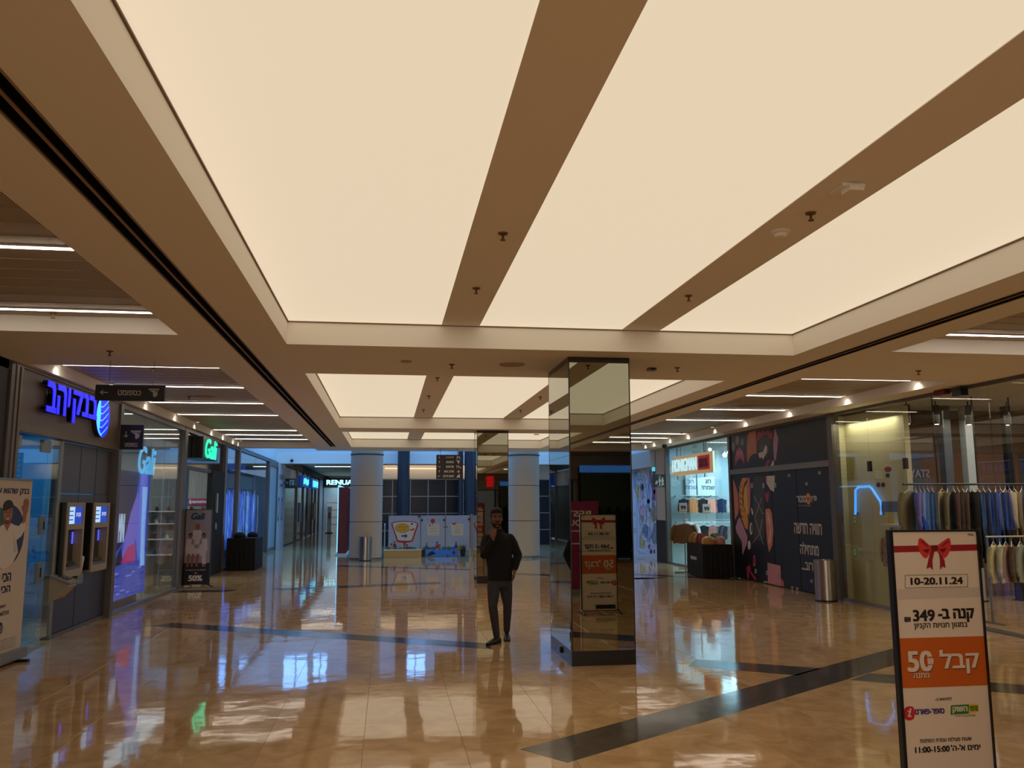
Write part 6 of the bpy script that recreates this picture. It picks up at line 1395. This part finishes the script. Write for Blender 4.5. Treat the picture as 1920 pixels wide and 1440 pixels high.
# magenta roller banner behind the camera, seen in the mirrored column
mg = thing('roller_banner', 'magenta roller banner seen only in the mirrored column reflection', 'banner', (3.80, 2.4, 0), math.radians(-168))
part('sheet', MB().box(-.4, .4, -.004, .004, .12, 1.85), mat('magenta_sheet', (130, 24, 84), .5), mg, world=False); part('cassette', MB().box(-.42, .42, -.08, .08, 0, .12), M_ALU, mg, world=False)
P = Plane((0, -.004, 0), (1, 0, 0), (0, 0, 1), mg, world=False); P.text('BEST', 0, 1.6, .12, M_TEXTW, wdt=.5); P.text('YOU', 0, 1.42, .12, M_TEXTW, wdt=.42); P.rect(-.3, .3, 1.25, 1.27, M_TEXTW); P.rect(-.3, .3, 1.0, 1.02, M_TEXTW)
# shop behind the camera, seen only in reflections
bs2 = thing('rear_shop_front', 'grey shop front behind the camera with red sign, seen in the mirrors', 'shopfront', (5, -8.4, 0))
part('fascia', MB().box(1.5, 8.4, -8.45, -8.35, 2.6, 3.5), mat('rear_fascia_grey', (110, 110, 112), .5), bs2); part('red_sign', MB().box(5.5, 5.9, -8.35, -8.28, 2.75, 3.35), mat('glowing_red_sign', (80, 0, 0), .4, emit=(235, 20, 28), es=.9), bs2)
part('lit_opening', MB().box(2.0, 6.1, -8.45, -8.42, .1, 2.55), mat('rear_shop_glow', (90, 90, 96), .5, emit=(90, 96, 104), es=.35), bs2)
for x in (2.0, 4.0, 6.0, 8.0): part('mullion', MB().box(x - .05, x + .05, -8.42, -8.34, 0, 2.6), M_BLACK, bs2)
part('dark_glass', MB().box(6.2, 8.4, -8.34, -8.30, .1, 3.0), mat('rear_dark_glass', (20, 30, 32), .1), bs2)
part('blue_band', MB().box(6.25, 8.4, -8.30, -8.28, 2.82, 3.05), mat('rear_blue_band', (20, 40, 80), .4, emit=(60, 120, 210), es=.7), bs2)  # emissive band stands in for daylight reflected in the rear shopfront
cu_ = MB()
for k in range(40): cu_.box(6.3 + k * .052, 6.325 + k * .052, -8.30, -8.29, 1.6 - .1 * math.sin(k), 2.8)
o = part('hanging_strips', cu_, mat('green_strips', (70, 92, 84), .5), bs2); o['kind'] = 'stuff'
bin_(6.9, -6.9, .2, .77, 'steel waste bin behind the camera, seen only in the mirrored column')
for side in (0, 1):
    for k, y in enumerate((-2, -4, -6)):
        u0, u1 = ((-4.18, -2.16), (5.72, 7.74))[side]
        t = thing('linear_light', 'light strip behind the camera, %s ceiling bay, %s, seen in reflections' % (('left', 'right')[side], O2[k]), 'ceiling light', ((u0 + u1) / 2, y, ZB), group='linear light strips in the side ceiling bays')
        part('housing', MB().box(u0, u1, y - .03, y + .03, ZB - .002, ZB + .012), MATS['white_housing'], t); part('diffuser', MB().box(u0 + .01, u1 - .01, y - .018, y + .018, ZB - .010, ZB - .002), M_TUBE, t)
# ================================================================== walking man
def mpt(x, y, Y): return onY(860 + x / 4.5, 920 + y / 4.5, Y)
def eloft(mb, rings, n=18):
    """rings: (center, rx, ry[, yaw]) horizontal ellipses"""
    vs_ = []; fs = []
    for r in rings:
        c, rx, ry = r[:3]; yw = r[3] if len(r) > 3 else 0
        for k in range(n):
            a = 2 * PI * k / n; x, y = rx * math.cos(a), ry * math.sin(a)
            vs_.append((c[0] + x * math.cos(yw) - y * math.sin(yw), c[1] + x * math.sin(yw) + y * math.cos(yw), c[2]))
    for j in range(len(rings) - 1):
        for k in range(n): fs.append((j * n + k, j * n + (k + 1) % n, (j + 1) * n + (k + 1) % n, (j + 1) * n + k))
    fs += [tuple(range(n)), tuple(range((len(rings) - 1) * n, len(rings) * n))]
    mb.add(vs_, fs)
def rtube(mb, pts, rads, n=12):
    pts = [Vector(p) for p in pts]; vs_ = []; fs = []; a = None
    for i, p in enumerate(pts):
        d = (pts[min(i + 1, len(pts) - 1)] - pts[max(i - 1, 0)]).normalized()
        ref = Vector((0, 1, 0)) if abs(d.y) < .8 else Vector((1, 0, 0))
        a = d.cross(ref).normalized(); b = d.cross(a)
        for k in range(n):
            t = 2 * PI * k / n; vs_.append(p + a * (rads[i] * math.cos(t)) + b * (rads[i] * math.sin(t)))
    for i in range(len(pts) - 1):
        for k in range(n): fs.append((i * n + k, i * n + (k + 1) % n, (i + 1) * n + (k + 1) % n, (i + 1) * n + k))
    fs += [tuple(range(n)), tuple(range((len(pts) - 1) * n, len(pts) * n))]
    mb.add(vs_, fs)
    for p, r in ((pts[0], rads[0]), (pts[-1], rads[-1])): mb.ball(p, r, r, r, 10, 8)
def fused(name, mb, m_, parent, voxel, iters=4):
    me = mb.mesh(name, rootloc(parent)); o = bpy.data.objects.new(name, me); COL.objects.link(o)
    rm = o.modifiers.new('r', 'REMESH'); rm.mode = 'VOXEL'; rm.voxel_size = voxel; rm.use_smooth_shade = True
    sm = o.modifiers.new('s', 'SMOOTH'); sm.factor = .5; sm.iterations = iters
    dg = bpy.context.evaluated_depsgraph_get(); me2 = bpy.data.meshes.new_from_object(o.evaluated_get(dg))
    bpy.data.objects.remove(o); me2.name = name; me2.materials.clear(); me2.materials.append(m_)
    ob = bpy.data.objects.new(name, me2); COL.objects.link(ob); ob.parent = parent
    return ob
M_SKIN = mat('man_skin', (120, 78, 60), .6); M_JKT = mat('black_sweater', (15, 14, 17), .9, bump=.15, bscale=60); M_JEAN = mat('dark_grey_jeans', (56, 54, 61), .85, noise=.12, nscale=14)
M_SHOE = mat('black_shoe_leather', (16, 15, 16), .5); M_HAIR = mat('black_hair', (14, 12, 12), .8, bump=.3, bscale=120)
man = thing('person', 'bearded person in black sweater and dark jeans walking with hand at mouth', 'person', (1.52, 11.45, 0))
YM = 11.45
hc = mpt(319, 235, YM - .03)       # head centre
chin = mpt(318, 316, YM - .06); nb = mpt(328, 350, YM + .01)
shR, shL = mpt(236, 400, YM), mpt(430, 392, YM + .01)
elR, wrR = mpt(212, 545, YM - .10), mpt(290, 400, YM - .24)
elL, wrL = mpt(500, 545, YM + .03), mpt(472, 672, YM - .06)
pel = mpt(345, 735, YM)
hpR, hpL = mpt(296, 760, YM), mpt(396, 756, YM + .02)
knR, anR = mpt(288, 975, YM - .14), mpt(326, 1222, YM - .12)
knL, anL = mpt(412, 965, YM + .05), mpt(408, 1178, YM + .24)
footR, footL = onZ(860 + 300 / 4.5, 920 + 1302 / 4.5, .0), onZ(860 + 402 / 4.5, 920 + 1262 / 4.5, .0)
anR = Vector((anR.x, footR.y + .12, .10)); anL = Vector((anL.x, footL.y + .08, .12))
b = MB()
# head, neck
def ring(c, dx, dy, dz, rx, ry): return (Vector(c) + Vector((dx, dy, dz)), rx, ry)
eloft(b, [ring(hc, 0, .0, -.118, .028, .035), ring(hc, 0, -.005, -.105, .046, .060), ring(hc, 0, -.004, -.07, .062, .082), ring(hc, 0, 0, -.03, .070, .090), ring(hc, 0, .003, .01, .075, .095), ring(hc, 0, .006, .05, .076, .096), ring(hc, 0, .010, .085, .066, .084), ring(hc, 0, .012, .110, .040, .055), ring(hc, 0, .012, .118, .015, .02)])
fr = lambda dx, dy, dz: hc + Vector((dx, dy, dz))
rtube(b, [fr(0, -.088, .028), fr(0, -.104, -.005), fr(0, -.112, -.022)], [.009, .012, .015], 8)      # nose
b.ball(fr(-.013, -.098, -.024), .009, .010, .008); b.ball(fr(.013, -.098, -.024), .009, .010, .008)
b.ball(fr(0, -.080, .040), .052, .018, .010)                                                          # brow
b.ball(fr(0, -.086, -.056), .026, .012, .008); b.ball(fr(0, -.072, -.095), .026, .018, .018)            # lips, chin
for s in (-1, 1): b.ball(fr(s * .045, -.062, -.015), .022, .020, .022); b.ball(fr(s * .079, .006, -.004), .009, .018, .032)
rtube(b, [fr(0, .02, -.07), nb + Vector((0, .01, .02)), nb + Vector((0, .01, -.06))], [.058, .056, .07])
# torso and limbs (mostly under the clothes)
eloft(b, [(nb + Vector((0, .01, -.04)), .075, .06), (nb + Vector((0, .01, -.12)), .13, .08), (nb + Vector((0, 0, -.3)), .155, .10), (Vector((pel.x, YM, pel.z + .18)), .125, .085), (Vector((pel.x, YM, pel.z)), .125, .085)])
for sh, el, wr in ((shR, elR, wrR), (shL, elL, wrL)): rtube(b, [sh + Vector((0, .0, -.035)), (sh + el) / 2, el, (el + wr) / 2, wr], [.038, .040, .036, .035, .026])
for hp_, kn, an in ((hpR, knR, anR), (hpL, knL, anL)): rtube(b, [hp_, (hp_ + kn) / 2, kn, (kn + an) / 2 , an], [.060, .060, .046, .044, .034])
def hand(b, wr, d, side, palm, curl, thumb):
    """wr wrist, d fingers direction, side across the palm, palm normal; curl per finger"""
    d = d.normalized(); side = side.normalized(); n = palm.normalized()
    pc = wr + d * .055
    rtube(b, [wr - d * .02, wr + d * .02], [.024, .026], 10)
    for k in range(4):
        o = side * (-.030 + .020 * k); rtube(b, [wr + d * .015 + o * .6, pc + o, wr + d * .088 + o], [.013, .014, .012], 8)
        L = (.070, .078, .072, .058)[k]; c = curl[k]
        p0 = wr + d * .088 + o; p1 = p0 + (d * math.cos(c) + n * math.sin(c)) * L * .45; p2 = p1 + (d * math.cos(2 * c) + n * math.sin(2 * c)) * L * .32; p3 = p2 + (d * math.cos(2.8 * c) + n * math.sin(2.8 * c)) * L * .25
        rtube(b, [p0, p1, p2, p3], [.0095, .009, .0082, .0070], 8)
    t0 = wr + d * .03 - side * .028; rtube(b, [t0, t0 + d * .035 - side * .022 + n * .012 * thumb, t0 + d * .062 - side * .026 + n * .03 * thumb, t0 + d * .078 - side * .018 + n * .045 * thumb], [.014, .012, .010, .008], 8)
hd_ = (mpt(300, 330, YM - .20) - wrR)
hand(b, wrR, Vector((.012, .02, .10)), Vector((.9, -.35, 0)), Vector((.35, .9, .1)), (.12, .55, .7, .8), .8)
hand(b, wrL, Vector((-.012, -.02, -.10)), Vector((.25, .95, 0)), Vector((-1, 0, 0)), (.22, .25, .3, .35), .5)
body = fused('body', b, M_SKIN, man, .0058, 3)
# face parts
for s in (-1, 1):
    e = part('eye', MB().ball(fr(s * .029, -.083, .018), .011, .008, .005), mat('eye_white', (84, 70, 62), .5), man); part('iris', MB().ball(fr(s * .029, -.0895, .018), .0055, .003, .0055), mat('dark_iris', (20, 14, 12), .2), e)
    part('eyebrow', MB().ball(fr(s * .030, -.094, .040), .024, .008, .006), M_HAIR, man)
b = MB()
eloft(b, [ring(hc, 0, -.002, -.122, .024, .032), ring(hc, 0, -.006, -.110, .048, .064), ring(hc, 0, -.004, -.075, .066, .086), ring(hc, 0, .012, -.045, .074, .074), ring(hc, 0, .03, -.03, .072, .052)])
b.ball(fr(0, -.094, -.040), .034, .012, .009)
part('beard', b, M_HAIR, man)
part('mouth', MB().ball(fr(0, -.104, -.056), .018, .004, .004), mat('lip', (130, 70, 62), .5), man)
b = MB()
eloft(b, [ring(hc, 0, .045, -.045, .062, .055), ring(hc, 0, .036, .0, .080, .070), ring(hc, 0, .028, .045, .081, .080), ring(hc, 0, .014, .072, .083, .096), ring(hc, 0, .004, .105, .078, .100), ring(hc, 0, .004, .132, .058, .076), ring(hc, 0, .006, .148, .026, .036), ring(hc, 0, .010, .152, .010, .014)])
b.ball(fr(0, -.058, .100), .056, .034, .026); b.ball(fr(.035, -.062, .090), .026, .022, .022); b.ball(fr(-.074, -.012, .03), .010, .03, .040); b.ball(fr(.074, -.012, .03), .010, .03, .040); b.ball(fr(-.03, -.05, .10), .035, .035, .03); b.ball(fr(.03, -.05, .10), .035, .035, .03)
fused('hair', b, M_HAIR, man, .008, 2)
# sweater
b = MB()
zt_ = nb.z - .005; hem = mpt(345, 752, YM).z
cxs = (shR.x + shL.x) / 2; cxp = pel.x + .005
def lerp(a, b_, t): return a + (b_ - a) * t
eloft(b, [((nb.x, YM + .012, zt_ + .028), .070, .066), ((nb.x, YM + .012, zt_), .088, .078), ((cxs, YM + .01, zt_ - .03), .135, .088), ((cxs, YM, zt_ - .085), .188, .108), ((cxs, YM, zt_ - .20), .192, .118), ((lerp(cxs, cxp, .5), YM, zt_ - .38), .172, .115), ((cxp, YM, hem + .12), .164, .115), ((cxp, YM, hem + .02), .172, .120), ((cxp, YM, hem - .01), .166, .116)], 24)
for sh, el, wr in ((shR, elR, wrR), (shL, elL, wrL)):
    w2 = wr + (el - wr).normalized() * .03
    rtube(b, [sh + Vector((0, 0, -.02)), lerp(sh, el, .35), lerp(sh, el, .75), el, lerp(el, w2, .3), lerp(el, w2, .7), w2], [.070, .071, .063, .060, .055, .048, .041])
fused('sweater', b, M_JKT, man, .009, 5)
part('collar', MB().lathe((nb.x, YM + .012), [(.074, zt_ + .0), (.072, zt_ + .045), (.062, zt_ + .048), (.060, zt_ + .0)], 24), M_JKT, man)
# jeans
b = MB()
eloft(b, [((cxp, YM, hem + .06), .160, .108), ((cxp, YM, hem - .02), .166, .112), ((cxp, YM + .005, hem - .09), .168, .112)], 20)
for hp_, kn, an in ((hpR, knR, anR), (hpL, knL, anL)):
    a0 = Vector((hp_.x, hp_.y, hem - .07)); an2 = an + Vector((0, 0, .0))
    rtube(b, [a0, lerp(a0, kn, .4), lerp(a0, kn, .8), kn, lerp(kn, an2, .35), lerp(kn, an2, .75), an2], [.088, .083, .068, .060, .057, .049, .045])
fused('jeans', b, M_JEAN, man, .009, 4)
for an, ft, yw in ((anR, footR, -.75), (anL, footL, -.1)):
    dirv = Vector((math.sin(yw), -math.cos(yw), 0)); rows = []
    b = MB(); prof = [(-.07, .030, .05), (-.05, .038, .085), (.0, .040, .095), (.06, .042, .075), (.12, .046, .055), (.17, .042, .042), (.205, .026, .030)]
    vs_ = []; fs = []; n = 12; sd = Vector((-dirv.y, dirv.x, 0))
    for (t_, w_, h_) in prof:
        for k in range(n):
            a_ = 2 * PI * k / n; zz = max(0.004, h_ * .5 + h_ * .5 * math.sin(a_)); ww = w_ * math.cos(a_); vs_.append(Vector((an.x, an.y, 0)) + dirv * t_ + sd * ww + Vector((0, 0, zz)))
    for j in range(len(prof) - 1):
        for k in range(n): fs.append((j * n + k, j * n + (k + 1) % n, (j + 1) * n + (k + 1) % n, (j + 1) * n + k))
    fs += [tuple(range(n)), tuple(range((len(prof) - 1) * n, len(prof) * n))]
    b.add(vs_, fs); b.smooth = True
    sh_ = part('shoe', b, M_SHOE, man)
    so = MB().prism([Vector((an.x, an.y, 0)) + dirv * t_ + sd * w_ for t_, w_ in ((-.075, .022), (-.04, .036), (.1, .046), (.17, .042), (.207, .02), (.207, -.02), (.17, -.042), (.1, -.046), (-.04, -.036), (-.075, -.022))], (0, 0, .016))
    part('sole', so, M_BLACKM, sh_)
